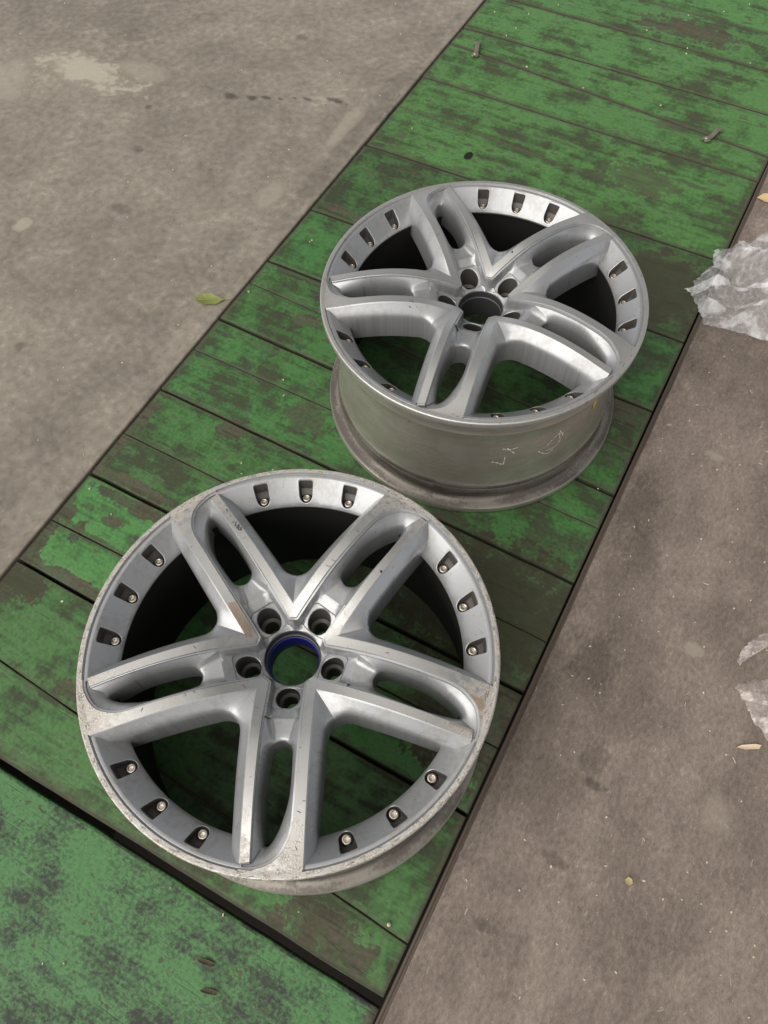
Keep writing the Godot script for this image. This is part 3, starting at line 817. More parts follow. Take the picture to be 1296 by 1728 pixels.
func face_material(scuffed: bool, sd: int) -> StandardMaterial3D:
	var w := 1024
	var big := noise(w, w, 0.008, sd, 3)
	var blot := noise(w, w, 0.035, sd + 1, 5)
	var fine := noise(w, w, 0.20, sd + 2, 3)
	var sc := Image.create_empty(w, w, false, Image.FORMAT_L8)
	var rng := RandomNumberGenerator.new(); rng.seed = sd
	var lines := 2600 if scuffed else 500
	for k in lines:
		var r := rng.randf_range(0.05, 0.5) if rng.randf() < 0.4 else rng.randf_range(0.455, 0.478)
		var an := rng.randf() * TAU
		var at := Vector2(0.5 + r * cos(an), 0.5 + r * sin(an)) * w
		var dir := an + PI / 2 + rng.randf_range(-0.5, 0.5) if r > 0.44 else rng.randf() * TAU
		var val := rng.randf_range(0.3, 1.0)
		for q in int(rng.randf_range(3, 22)):
			at += Vector2.from_angle(dir)
			if at.x >= 0 and at.y >= 0 and at.x < w and at.y < w: sc.set_pixel(int(at.x), int(at.y), Color(val, val, val))
	var dk := Image.create_empty(w, w, false, Image.FORMAT_L8)
	for k in (900 if scuffed else 160):
		var r := rng.randf_range(0.448, 0.480)
		var an := rng.randf() * TAU
		if rng.randf() < 0.25: r = rng.randf_range(0.12, 0.45)
		var at := Vector2(0.5 + r * cos(an), 0.5 + r * sin(an)) * w
		var dir := an + PI / 2 + rng.randf_range(-0.25, 0.25)
		var val := rng.randf_range(0.3, 1.0)
		var fat := 1 + rng.randi() % 2
		for q in int(rng.randf_range(2, 16)):
			at += Vector2.from_angle(dir); dir += rng.randf_range(-0.1, 0.1)
			if at.x >= 0 and at.y >= 0 and at.x < w - 3 and at.y < w - 3: dk.fill_rect(Rect2i(int(at.x), int(at.y), fat, fat), Color(val, val, val))
	var db := dk.get_data()
	var sb := sc.get_data()
	var amt := 1.0 if scuffed else 0.30
	var rows := []; rows.resize(w)
	var rg := []; rg.resize(w)
	var hg := []; hg.resize(w)
	var job := func(y: int):
		var out := PackedByteArray(); out.resize(w * 3)
		var ro := PackedByteArray(); ro.resize(w)
		var ho := PackedByteArray(); ho.resize(w)
		for x in w:
			var i := y * w + x
			var r := Vector2(float(x) / w - 0.5, float(y) / w - 0.5).length() * 0.6
			var nb := big[i] / 255.0; var nl := blot[i] / 255.0; var nf := fine[i] / 255.0
			var rimmy := sm(0.20, 0.277, r)
			var worn := clampf(sm(0.40, 0.62, nl * 0.65 + nb * 0.35 + rimmy * 0.16) * amt * (0.25 + 0.75 * rimmy), 0, 1)
			var c := Vector3(0.44, 0.438, 0.43)
			c = c.lerp(Vector3(0.46, 0.42, 0.375), worn * 0.7)
			c = c.lerp(Vector3(0.20, 0.165, 0.13), sm(0.56, 0.72, nf * 0.35 + nl * 0.65) * worn * 0.6)
			c = c.lerp(Vector3(0.66, 0.64, 0.60), sm(0.56, 0.72, (255 - fine[i]) / 255.0 * 0.5 + nl * 0.5) * worn * 0.5)
			if scuffed:
				var px := (float(x) / w - 0.5) * 0.6; var py := -(float(y) / w - 0.5) * 0.6
				for brown_patch in [[SEC * 3, 0.050, 0.098, 0.024, 0.042], [SEC * 1, 0.236, 0.272, -0.03, 0.020]]:  # brown patch on one lip leg, brown stain on the sweep of another
					var vv: float = px * cos(brown_patch[0]) + py * sin(brown_patch[0]); var uu: float = -px * sin(brown_patch[0]) + py * cos(brown_patch[0])
					var ins := sm(0.0, 0.006, vv - brown_patch[1] + (nl - 0.5) * 0.02) * sm(0.0, 0.006, brown_patch[2] - vv + (nl - 0.5) * 0.02) * sm(0.0, 0.004, uu - brown_patch[3]) * sm(0.0, 0.004, brown_patch[4] - uu)
					c = c.lerp(Vector3(0.34, 0.235, 0.15), ins * 0.75)
			c = c.lerp(Vector3(0.33, 0.26, 0.20), sm(0.74, 0.90, nl) * amt * 0.5 * (0.2 + 0.8 * rimmy))
			c = c.lerp(Vector3(0.72, 0.70, 0.66), sb[i] / 255.0 * (0.25 + 0.4 * worn))
			c = c.lerp(Vector3(0.10, 0.085, 0.07), db[i] / 255.0 * 0.75)
			out[x * 3] = int(pow(clampf(c.x, 0, 1), 0.4545) * 255.0); out[x * 3 + 1] = int(pow(clampf(c.y, 0, 1), 0.4545) * 255.0); out[x * 3 + 2] = int(pow(clampf(c.z, 0, 1), 0.4545) * 255.0)
			ro[x] = int(clampf(0.34 + 0.34 * worn + 0.12 * (nf - 0.5), 0, 1) * 255.0)
			ho[x] = int(clampf(0.5 + worn * ((nf - 0.5) * 0.9 + (nl - 0.5) * 0.5) - sb[i] / 255.0 * 0.25, 0, 1) * 255.0)
		rows[y] = out; rg[y] = ro; hg[y] = ho
	WorkerThreadPool.wait_for_group_task_completion(WorkerThreadPool.add_group_task(job, w))
	var all := PackedByteArray(); var ra := PackedByteArray(); var ha := PackedByteArray()
	for y in w:
		all.append_array(rows[y]); ra.append_array(rg[y]); ha.append_array(hg[y])
	var m := mat(Color.WHITE, 1.0, 0.7)
	m.albedo_texture = tex(w, w, all, Image.FORMAT_RGB8)
	m.roughness_texture = tex(w, w, ra, Image.FORMAT_L8)
	m.heightmap_enabled = true; m.heightmap_texture = tex(w, w, ha, Image.FORMAT_L8); m.heightmap_scale = 0.028 if scuffed else 0.012
	return m

func paint_wear(m: StandardMaterial3D):
	# brake dust, light scratches and a few stone chips in the silver paint
	var w := 1024
	var nb := noise(w, w, 0.010, 501, 4)
	var nf := noise(w, w, 0.06, 502, 4)
	var ns := noise(w, w, 0.25, 503, 2)
	var sc := Image.create_empty(w, w, false, Image.FORMAT_L8)
	sc.fill(Color(0.5, 0.5, 0.5))
	var rng := RandomNumberGenerator.new(); rng.seed = 99
	for k in 420:
		var at := Vector2(rng.randf() * w, rng.randf() * w)
		var dir := rng.randf() * TAU
		var val := 0.85 if rng.randf() < 0.7 else 0.15
		for q in int(rng.randf_range(3, 30)):
			at += Vector2.from_angle(dir); dir += rng.randf_range(-0.05, 0.05)
			if at.x >= 0 and at.y >= 0 and at.x < w and at.y < w: sc.set_pixel(int(at.x), int(at.y), Color(val, val, val))
	for k in 260:
		var at := Vector2i(rng.randi() % (w - 4), rng.randi() % (w - 4))
		sc.fill_rect(Rect2i(at, Vector2i(1 + rng.randi() % 3, 1 + rng.randi() % 2)), Color(0.08, 0.08, 0.08))
	var sb := sc.get_data()
	var all := PackedByteArray(); all.resize(w * w * 3)
	var ra := PackedByteArray(); ra.resize(w * w)
	for i in w * w:
		var d := sm(0.45, 0.75, nb[i] / 255.0 * 0.6 + nf[i] / 255.0 * 0.4)
		var v := 1.0 - 0.06 * d + (ns[i] / 255.0 - 0.5) * 0.10 + (sb[i] / 255.0 - 0.5) * 0.55
		all[i * 3] = int(clampf(v, 0.1, 1.0) * 250.0); all[i * 3 + 1] = int(clampf(v - 0.012 * d, 0.1, 1.0) * 250.0); all[i * 3 + 2] = int(clampf(v - 0.03 * d, 0.1, 1.0) * 250.0)
		ra[i] = int(clampf(0.37 + 0.03 * d + (ns[i] / 255.0 - 0.5) * 0.06, 0, 1) * 255.0)
	m.albedo_texture = tex(w, w, all, Image.FORMAT_RGB8)
	m.roughness_texture = tex(w, w, ra, Image.FORMAT_L8)

func barrel_material(sd: int) -> StandardMaterial3D:
	var w := 2048; var h := 384      # around, down
	var big := noise(w, h, 0.010, sd, 4)
	var blot := noise(w, h, 0.035, sd + 1, 4, 6, 1)
	var fine := noise(w, h, 0.15, sd + 2, 3, 10, 1)
	var spot := noise(w, h, 0.12, sd + 3, 3)
	var all := PackedByteArray(); all.resize(w * h * 3)
	var ra := PackedByteArray(); ra.resize(w * h)
	var tab := []
	var acc := 0.0
	for run in OUTER:
		var last: Array = run[0]
		for p in run:
			acc += Vector2(p[0] - last[0], p[1] - last[1]).length(); last = p
			tab.append([acc / 0.40, -p[1]])
	for y in h:
		var vv := (y + 0.5) / h
		var d := 0.283
		for k in tab.size() - 1:
			if vv >= tab[k][0] and vv <= tab[k + 1][0] and tab[k + 1][0] > tab[k][0]: d = lerpf(tab[k][1], tab[k + 1][1], (vv - tab[k][0]) / (tab[k + 1][0] - tab[k][0]))
		var seat := sm(0.216, 0.222, d) * (1.0 - sm(0.2658, 0.2685, d))
		var top := 1.0 - sm(0.02, 0.06, d)
		for x in w:
			var i := y * w + x
			var nb := big[i] / 255.0; var nl := blot[i] / 255.0; var nf := fine[i] / 255.0
			var c := Vector3(0.50, 0.465, 0.41) * (0.95 + 0.10 * nf)
			c = c.lerp(Vector3(0.27, 0.235, 0.20), sm(0.42, 0.80, nb * 0.6 + nl * 0.4) * 0.30)
			c = c.lerp(Vector3(0.085, 0.072, 0.064), seat * (0.65 + 0.25 * sm(0.35, 0.65, spot[i] / 255.0 * 0.3 + nl * 0.7)))
			c = c.lerp(Vector3(0.2, 0.18, 0.17), top * 0.4 * sm(0.4, 0.7, nl))
			all[i * 3] = int(pow(c.x, 0.4545) * 255.0); all[i * 3 + 1] = int(pow(c.y, 0.4545) * 255.0); all[i * 3 + 2] = int(pow(c.z, 0.4545) * 255.0)
			ra[i] = int(clampf(0.31 + 0.25 * seat + 0.1 * (nf - 0.5) + 0.12 * (nb - 0.5), 0, 1) * 255.0)
	var m := mat(Color.WHITE, 1.0, 0.72)
	m.albedo_texture = tex(w, h, all, Image.FORMAT_RGB8)
	m.roughness_texture = tex(w, h, ra, Image.FORMAT_L8)
	return m

# a thin flat piece with an outline in metres, curled a little
func sheet(outline: PackedVector2Array, curl: float, sd: int, thick := 0.0006) -> ArrayMesh:
	var c := Vector2.ZERO
	for q in outline: c += q
	c /= outline.size()
	var f := FastNoiseLite.new(); f.seed = sd; f.frequency = 20.0
	var top := []; var bot := []
	for r in 5:
		var a := PackedVector3Array(); var b := PackedVector3Array()
		for i in outline.size() + 1:
			var q := c.lerp(outline[i % outline.size()], r / 4.0)
			var y := 0.0012 + curl * (0.6 + f.get_noise_2d(q.x, q.y)) * pow(r / 4.0, 2.0) + thick
			a.append(Vector3(q.x, y, q.y)); b.append(Vector3(q.x, y - thick, q.y))
		top.append(a); bot.append(b)
	var mb := MB.new()
	mb.grid(top); mb.grid(bot, Vector3.DOWN); mb.grid([top[4], bot[4]], Vector3.ZERO)
	return mb.mesh()

# a thin scratch lying on a spoke's face or on the flank beside it
func face_stroke(mb: MB, k: int, at: Vector2, dir: float, half: float, wid: float):
	var d := Vector2.from_angle(dir); var e := Vector2(-d.y, d.x)
	var ra := PackedVector3Array(); var rb := PackedVector3Array()
	for i in 7:
		var f := i / 3.0 - 1.0
		for sd in [1.0, -1.0]:
			var q: Vector2 = at + d * half * f + e * sd * wid * (1.0 - f * f * 0.8)
			var over := clampf((absf(q.y) - 0.0388) / 0.0157, 0.0, 1.0)
			var z := zf(q.length()) + 0.0004 - over * 0.0195
			if sd > 0: ra.append(W(q, z, SEC * k))
			else: rb.append(W(q, z, SEC * k))
	mb.grid([ra, rb])

func place(o: Node3D, s: float, t: float, y := 0.0, turn := 0.0):
	o.position = P(s, t, y); o.rotation.y = -YAW + turn

func _ready():
	# --- camera, sky, sun, exposure
	var cam := Camera3D.new()
	cam.fov = 66.86
	cam.near = 0.05; cam.far = 60.0
	add_child(cam)
	var pit := 1.07014; var roll := -0.03955
	var fw := Vector3(0, -sin(pit), -cos(pit)); var up0 := Vector3(0, cos(pit), -sin(pit)); var rt0 := Vector3(1, 0, 0)
	var rt := cos(roll) * rt0 + sin(roll) * up0
	var up := -sin(roll) * rt0 + cos(roll) * up0
	cam.transform = Transform3D(Basis(rt, up, -fw), Vector3(0, 1.28879, 0))
	cam.current = true

	var we := WorldEnvironment.new()
	var env := Environment.new()
	env.background_mode = Environment.BG_SKY
	var sky := Sky.new()
	var ps := ProceduralSkyMaterial.new()
	ps.sky_top_color = Color(0.23, 0.225, 0.22)
	ps.sky_horizon_color = Color(0.745, 0.765, 0.795)
	ps.sky_curve = 0.25
	ps.ground_horizon_color = Color(0.40, 0.385, 0.37)
	ps.ground_bottom_color = Color(0.30, 0.28, 0.26)
	ps.sun_angle_max = 1.0
	sky.sky_material = ps
	env.sky = sky
	env.tonemap_mode = Environment.TONE_MAPPER_LINEAR
	env.tonemap_exposure = 2.0
	env.sdfgi_enabled = true; env.ssao_enabled = true; env.ssil_enabled = true
	we.environment = env
	add_child(we)

	var sun := DirectionalLight3D.new()
	sun.light_energy = 0.5
	sun.light_color = Color(1.0, 0.985, 0.96)
	sun.light_angular_distance = 68.0
	sun.shadow_enabled = true
	add_child(sun)
	sun.look_at_from_position(Vector3(-0.75, 0.78, 0.58) * 4.0, Vector3.ZERO, Vector3.UP)

	# --- setting: concrete each side of the pit, the pit itself
	var UL := [-1.0, 3.0, -3.4, -0.90]
	var lstain := [
		[1.539, -1.328, 0.015, 0.028, 1.0], [1.56, -1.275, 0.011, 0.018, 1.0], [1.578, -1.240, 0.010, 0.018, 0.9], [1.590, -1.205, 0.006, 0.012, 0.8], [1.650, -1.070, 0.012, 0.040, 1.0], [1.622, -1.135, 0.009, 0.020, 0.9], [1.61, -1.17, 0.005, 0.008, 0.8], [1.86, -1.30, 0.02, 0.022, 0.6],
		[1.40, -1.50, 0.012, 0.014, 0.7], [0.60, -1.25, 0.012, 0.014, 0.6], [1.25, -1.42, 0.014, 0.02, 0.5], [1.05, -1.32, 0.02, 0.03, 0.35],
		[1.45, -1.76, 0.06, 0.16, -0.75], [1.30, -1.95, 0.10, 0.10, -0.35], [1.52, -1.62, 0.04, 0.08, -0.3], [1.55, -0.99, 0.14, 0.02, -0.35], [1.25, -1.02, 0.08, 0.03, -0.3], [0.9, -1.5, 0.02, 0.02, -0.5], [0.88, -1.60, 0.012, 0.012, -0.7],
		[1.75, -1.95, 0.25, 0.35, 0.16], [0.7, -1.02, 0.5, 0.06, 0.22], [1.6, -0.95, 0.7, 0.03, 0.25]]
	var ft := floor_texture(1280, 2048, UL[0], UL[1], UL[2], UL[3], Vector3(0.200, 0.175, 0.145), Vector3(0.230, 0.203, 0.169), lstain, 900, 350, 11)
	var fl := mat(Color.WHITE, 0.72)
	fl.albedo_texture = ft[0]; fl.heightmap_enabled = true; fl.heightmap_texture = ft[1]; fl.heightmap_scale = 0.10; fl.metallic_specular = 0.35
	slab("floor_left", -3.0, 7.0, -9.0, T0 - 0.0038, fl, UL)
	var UR := [-0.2, 2.1, 0.0, 0.64]
	var rstain := [
		[0.52, 0.10, 0.05, 0.05, 0.45], [0.37, 0.16, 0.035, 0.025, 0.5], [0.33, 0.17, 0.01, 0.02, 0.8], [0.85, 0.06, 0.09, 0.04, 0.45], [0.75, 0.10, 0.05, 0.05, 0.3], [0.20, 0.16, 0.012, 0.03, 0.5], [0.07, 0.10, 0.01, 0.02, 0.5], [0.3, 0.03, 0.35, 0.03, 0.35], [1.5, 0.03, 0.6, 0.03, 0.3],
		[0.38, 0.36, 0.03, 0.03, -0.22], [0.62, 0.245, 0.012, 0.02, -0.35], [1.02, 0.16, 0.012, 0.02, -0.3]]
	var fr := floor_texture(960, 2048, UR[0], UR[1], UR[2], UR[3], Vector3(0.158, 0.127, 0.106), Vector3(0.214, 0.173, 0.146), rstain, 7000, 350, 23, 0.40)
	var frm := mat(Color.WHITE, 0.75)
	frm.albedo_texture = fr[0]; frm.heightmap_enabled = true; frm.heightmap_texture = fr[1]; frm.heightmap_scale = 0.12; frm.metallic_specular = 0.35
	slab("floor_right", -3.0, 7.0, 0.0258, 9.0, frm, UR, 1.0)
	var pitmb := MB.new()
	pitmb.grid([PackedVector3Array([P(-3, T0 - 0.006, -0.30), P(7, T0 - 0.006, -0.30)]), PackedVector3Array([P(-3, T0 - 0.006, -1.3), P(7, T0 - 0.006, -1.3)])], PE)
	pitmb.grid([PackedVector3Array([P(-3, 0.034, -0.30), P(7, 0.034, -0.30)]), PackedVector3Array([P(-3, 0.034, -1.3), P(7, 0.034, -1.3)])], -PE)
	pitmb.grid([PackedVector3Array([P(-3, T0 - 0.006, -1.3), P(7, T0 - 0.006, -1.3)]), PackedVector3Array([P(-3, 0.034, -1.3), P(7, 0.034, -1.3)])])
	var pit_o := part("pit", pitmb.mesh(), mat(Color(0.16, 0.14, 0.13), 0.9), self)
	tag(pit_o, "", "", "", "structure")
	# steel angle along the right edge of the pit
	var em := MB.new()
	var er := []
	for i in 61:
		var s := lerpf(-1.0, 4.0, i / 60.0)
		var row := PackedVector3Array()
		for q in [[0.0178, -0.05], [0.0178, -0.003], [0.0190, -0.0012], [0.0218, -0.0010], [0.0226, -0.0022], [0.0232, -0.0030], [0.0240, -0.0030], [0.0252, -0.002], [0.0268, -0.0018]]:
			row.append(P(s, q[0], q[1]))
		er.append(row)
	em.grid(er)
	var steel := mat(Color(0.31, 0.27, 0.235), 0.65, 0.15)
	var edge := part("steel_edging", em.mesh(), steel, self)
	tag(edge, "narrow rusty brown steel edging between the green boards and the right concrete floor", "edging")

	# --- the boards
	var cover := Node3D.new(); cover.name = "pit_cover"; add_child(cover)
	tag(cover, "long run of green painted wooden boards over the pit under both wheels", "pit cover")
	var U1 := [-0.10, 1.10, T0, T1]; var U2 := [1.05, 3.05, T0, T1]
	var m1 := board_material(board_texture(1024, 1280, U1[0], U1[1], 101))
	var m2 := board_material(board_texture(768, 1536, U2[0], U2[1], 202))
	var rng := RandomNumberGenerator.new(); rng.seed = 77
	var planks := []
	for k in SEAMS.size() - 1:
		var g0: float = SEAMS[k][2] * 0.5; var g1: float = SEAMS[k + 1][2] * 0.5
		if k == 0: g0 = 0.0
		var a0: float = SEAMS[k][0] + g0; var b0: float = SEAMS[k][1] + g0
		var a1: float = SEAMS[k + 1][0] - g1; var b1: float = SEAMS[k + 1][1] - g1
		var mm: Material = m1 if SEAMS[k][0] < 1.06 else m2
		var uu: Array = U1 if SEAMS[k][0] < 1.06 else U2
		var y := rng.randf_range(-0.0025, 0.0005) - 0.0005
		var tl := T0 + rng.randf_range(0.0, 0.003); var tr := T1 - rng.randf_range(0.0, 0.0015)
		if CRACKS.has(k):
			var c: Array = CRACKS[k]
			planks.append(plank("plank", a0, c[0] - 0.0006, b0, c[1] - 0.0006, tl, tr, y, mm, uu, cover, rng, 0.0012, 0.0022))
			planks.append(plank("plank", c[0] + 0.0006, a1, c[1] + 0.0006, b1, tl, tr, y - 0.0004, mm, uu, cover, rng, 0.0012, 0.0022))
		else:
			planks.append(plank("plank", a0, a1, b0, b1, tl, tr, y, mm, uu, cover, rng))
	# the separate panel in front, past the black gap
	var U3 := [-0.62, -0.10, T0, T1]
	front_panel_paint = true
	var m3 := board_material(board_texture(1024, 640, U3[0], U3[1], 303))
	var front := plank("front_panel", -0.62, -0.099, -0.62, -0.094, T0 - 0.002, T1, -0.003, m3, U3, self, rng, 0.002, 0.006)
	tag(front, "worn mottled green wooden panel in the near left corner, past the black gap", "panel")
	# nail heads in the planks
	var nail_m := mat(Color(0.62, 0.60, 0.55), 0.4, 0.7)
	var nmb := MB.new()
	lathe(nmb, [[[0.0001, 0.0014], [0.0025, 0.0012], [0.0036, 0.0006], [0.0038, -0.002]]], 12, Vector3.UP)
	var nmesh := nmb.mesh()
	for q in [[1.171, -0.852, 8], [0.965, -0.895, 6], [0.005, -0.022, 1], [0.79, -0.45, 5], [0.30, -0.70, 2], [2.22, -0.86, 17], [2.0, -0.50, 15]]:
		var nn := part("nail", nmesh, nail_m, planks[mini(q[2], planks.size() - 1)])
		nn.position = P(q[0], q[1], 0.0)
	# knot hole
	var hmb := MB.new()
	var hr := []
	for l in [[1.0, 0.0004], [0.85, 0.0002], [0.0, 0.0001]]:
		var row := PackedVector3Array()
		for i in 21:
			var a := TAU * i / 20.0
			row.append(P(1.608 + 0.015 * l[0] * cos(a) * (1.0 + 0.15 * sin(2 * a)), -0.655 + 0.0095 * l[0] * sin(a), l[1] + 0.0008))
		hr.append(row)
	hmb.grid(hr)
	part("knot_hole", hmb.mesh(), mat(Color(0.03, 0.028, 0.022), 0.95), cover)

	# --- wheels
	build_wheel_meshes()
	var M := {}
	M.bolt = mat(Color(0.76, 0.72, 0.67), 0.30, 0.9)
	M.pocket = mat(Color(0.34, 0.325, 0.315), 0.5, 0.4)
	M.black = mat(Color(0.05, 0.045, 0.04), 0.7)
	M.bore = mat(Color(0.30, 0.30, 0.31), 0.5, 0.5)
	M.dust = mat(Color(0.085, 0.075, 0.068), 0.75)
	var silver := mat(Color(0.635, 0.64, 0.65), 1.0, 0.52)
	paint_wear(silver)
	silver.clearcoat_enabled = true; silver.clearcoat = 0.5; silver.clearcoat_roughness = 0.12
	var near_face := face_material(true, 41)
	var far_face := face_material(false, 59)
	var barrel_m := barrel_material(71)
	var w1 := make_wheel(near_face, silver, barrel_m, M, Vector3(-0.1359, 0.0, -0.3472), deg_to_rad(-93.3), "nearer silver five twin spoke alloy wheel with scuffed scraped rim edge")
	var ring := part("hub_ring", meshes.ring, mat(Color(0.07, 0.06, 0.42), 0.4), w1)
	ring.position = Vector3(0, WH, 0); tag(ring, "blue plastic centring ring inside the hub bore")
	var w2 := make_wheel(far_face, silver, barrel_m, M, Vector3(0.188, 0.0, -0.984), deg_to_rad(-110.3), "farther silver twin spoke alloy wheel with its wide bare barrel and chalk marks showing")
	# chalk writing on the far barrel (angles are seen from above, the wheel's turn taken off)
	var off := 110.3
	var chm := mat(Color(0.74, 0.70, 0.66), 0.85)
	var tr := func(L: Array) -> Array:
		var o := []
		for q in L: o.append([q[0] + off, q[1]])
		return o
	for group in [[[[-89.2, 0.1322], [-86.6, 0.1283], [-84.3, 0.1214], [-83.96, 0.1423]], [[-85.4, 0.1639], [-82.5, 0.1596], [-79.0, 0.1622]], [[-83.6, 0.1651], [-80.3, 0.1478]]],
			[[[-70.3, 0.1362], [-67.5, 0.1239], [-65.7, 0.1190], [-63.2, 0.1241]], [[-66.6, 0.1384], [-65.7, 0.1463], [-63.6, 0.1547], [-61.1, 0.1609], [-60.2, 0.1402], [-61.7, 0.1292], [-64.3, 0.1284], [-66.4, 0.1290]], [[-61.7, 0.1591], [-58.7, 0.1552]], [[-60.9, 0.1667], [-59.0, 0.1486]]]]:
		var cmb := MB.new()
		for line in group: stroke(cmb, tr.call(line), 0.0017)
		var co := part("chalk_mark", cmb.mesh(), chm, w2)
		tag(co, "pale chalk scribble on the bare barrel")
	var ymb := MB.new()
	var ya := PackedVector3Array(); var yb := PackedVector3Array()
	for i in 9:
		var f := i / 8.0
		var y := lerpf(0.150, 0.192, f); var r := barrel_r(y) + 0.0008
		for e in 2:
			var an := deg_to_rad(off + (lerpf(-41.2, -42.5, f) if e == 0 else lerpf(-40.6, -33.0, f)))
			var v3 := Vector3(r * cos(an), y, -r * sin(an))
			if e == 0: ya.append(v3)
			else: yb.append(v3)
	ymb.grid([ya, yb], Vector3.ZERO)
	part("paint_mark", ymb.mesh(), mat(Color(0.72, 0.62, 0.12), 0.6), w2)

	# --- scuffs and rubbed-off label residue on the spokes
	var dark := mat(Color(0.16, 0.14, 0.125), 0.8)
	var lab := MB.new()
	var lr := RandomNumberGenerator.new(); lr.seed = 6
	for q in [[0.2306, -0.0345, 0.003], [0.218, -0.0335, 0.0012], [0.2045, -0.0315, 0.0022], [0.201, -0.034, 0.0026], [0.1975, -0.0315, 0.0024], [0.194, -0.0345, 0.003], [0.1925, -0.032, 0.0026], [0.1895, -0.0325, 0.003], [0.1885, -0.0358, 0.0026], [0.1955, -0.0362, 0.0016], [0.1865, -0.034, 0.002]]:
		for e in 2: face_stroke(lab, 3, Vector2(q[0], q[1]), lr.randf() * PI, q[2] * 1.0, 0.0005)
	var lm := part("label_residue", lab.mesh(), dark, w1); lm.position.y = WH; tag(lm, "rubbed-off dark print on the spoke")
	for q in [[2, 0.1589, -0.0362, 0.4], [0, 0.25, 0.030, 0.5], [0, 0.21, 0.031, 1.2], [1, 0.13, 0.032, 0.2], [4, 0.20, 0.030, 0.9], [4, 0.12, -0.033, 2.0], [2, 0.19, 0.03, 1.8]]:
		var chp := MB.new()
		face_stroke(chp, q[0], Vector2(q[1], q[2]), q[3], 0.003 if q[1] != 0.1589 else 0.0022, 0.0004 if q[1] != 0.1589 else 0.0014)
		part("scuff_mark", chp.mesh(), dark, w1).position.y = WH
	for q in [[2, 0.0951, 0.0355, 0.8, 0.0024, 0.0014], [4, 0.120, 0.0412, 2.45, 0.012, 0.0005], [4, 0.1255, 0.0465, 2.45, 0.005, 0.0011], [4, 0.1044, 0.045, 0.9, 0.0016, 0.0009]]:
		var chf := MB.new()
		face_stroke(chf, q[0], Vector2(q[1], q[2]), q[3], q[4], q[5])
		part("scuff_mark", chf.mesh(), dark, w2).position.y = WH

	# --- two small metal clips that join a split board
	var cl_m := mat(Color(0.46, 0.44, 0.39), 0.5, 0.45)
	var clips := [[2.021, -0.829, 0.30, "bent grey metal clip across the board crack near the left floor edge"], [1.958, -0.138, -0.35, "bent grey metal clip across the board crack near the bubble wrap side"]]
	var clip0: Node3D = null
	for q in clips:
		var c: Node3D
		if clip0 == null:
			c = Node3D.new(); c.name = "metal_clip"; add_child(c, true); clip0 = c
			var cmb := MB.new()
			var rows := []
			for i in 33:
				var f := i / 32.0
				var x := lerpf(-0.036, 0.036, f)
				var ec := 0.036 - absf(x) - 0.0105
				var wd := maxf(0.0062, sqrt(maxf(0.0, 0.0105 * 0.0105 - ec * ec)))
				if i == 0 or i == 32: wd = 0.002
				var yy := 0.0035 + 0.005 * (1.0 - pow(absf(f - 0.5) * 2.0, 2.0)) + 0.003 * sin(f * 7.0)
				var row := PackedVector3Array()
				for p in [[-1.0, -0.0035], [-1.0, 0.0], [-0.7, 0.0018], [0.7, 0.0018], [1.0, 0.0], [1.0, -0.0035]]:
					row.append(Vector3(p[0] * wd + 0.004 * sin(f * 3.0), maxf(yy + p[1], 0.0003), x))
				rows.append(row)
			cmb.grid(rows)
			part("strap", cmb.mesh(), cl_m, c)
			for e in [-0.0255, 0.0255]:
				var smb := MB.new()
				lathe(smb, [[[0.0001, 0.0026], [0.0035, 0.0024], [0.0052, 0.0008], [0.0054, -0.002]]], 14, Vector3.UP)
				var sc := part("screw", smb.mesh(), nail_m, c)
				sc.position = Vector3(0.002, 0.0065, e)
		else:
			c = clip0.duplicate(); c.name = "metal_clip_001"; add_child(c)
		place(c, q[0], q[1], 0.0, q[2])
		tag(c, q[3], "clip", "clips on the split board")

	# --- plastic film and scraps at the right
	var cell := FastNoiseLite.new(); cell.noise_type = FastNoiseLite.TYPE_CELLULAR; cell.seed = 3; cell.frequency = 0.05
	cell.cellular_jitter = 0.9
	var ci := cell.get_seamless_image(512, 512, false, false, 0.1, true)
	ci.convert(Image.FORMAT_L8)
	var cd := ci.get_data()
	var wr := noise(512, 512, 0.008, 88, 3)
	var wr2 := noise(512, 512, 0.05, 89, 3)
	var fa := PackedByteArray(); fa.resize(512 * 512 * 4)
	for i in 512 * 512:
		var e := cd[i] / 255.0
		var al := 0.15 + 0.13 * sm(0.35, 0.9, e) + 0.24 * sm(0.48, 0.75, wr[i] / 255.0) + 0.06 * sm(0.55, 0.8, wr2[i] / 255.0)
		fa[i * 4] = 240; fa[i * 4 + 1] = 240; fa[i * 4 + 2] = 243
		fa[i * 4 + 3] = int(clampf(al, 0.0, 0.85) * 255.0)
	var film := mat(Color(1, 1, 1, 1), 0.17)
	film.transparency = BaseMaterial3D.TRANSPARENCY_ALPHA
	film.albedo_texture = tex(512, 512, fa, Image.FORMAT_RGBA8)
	film.metallic_specular = 0.5
	film.backlight_enabled = true; film.backlight = Color(0.4, 0.4, 0.4)
	film.heightmap_enabled = true; film.heightmap_texture = ImageTexture.create_from_image(ci); film.heightmap_scale = 0.10
	film.uv1_scale = Vector3(3.6, 3.6, 1)
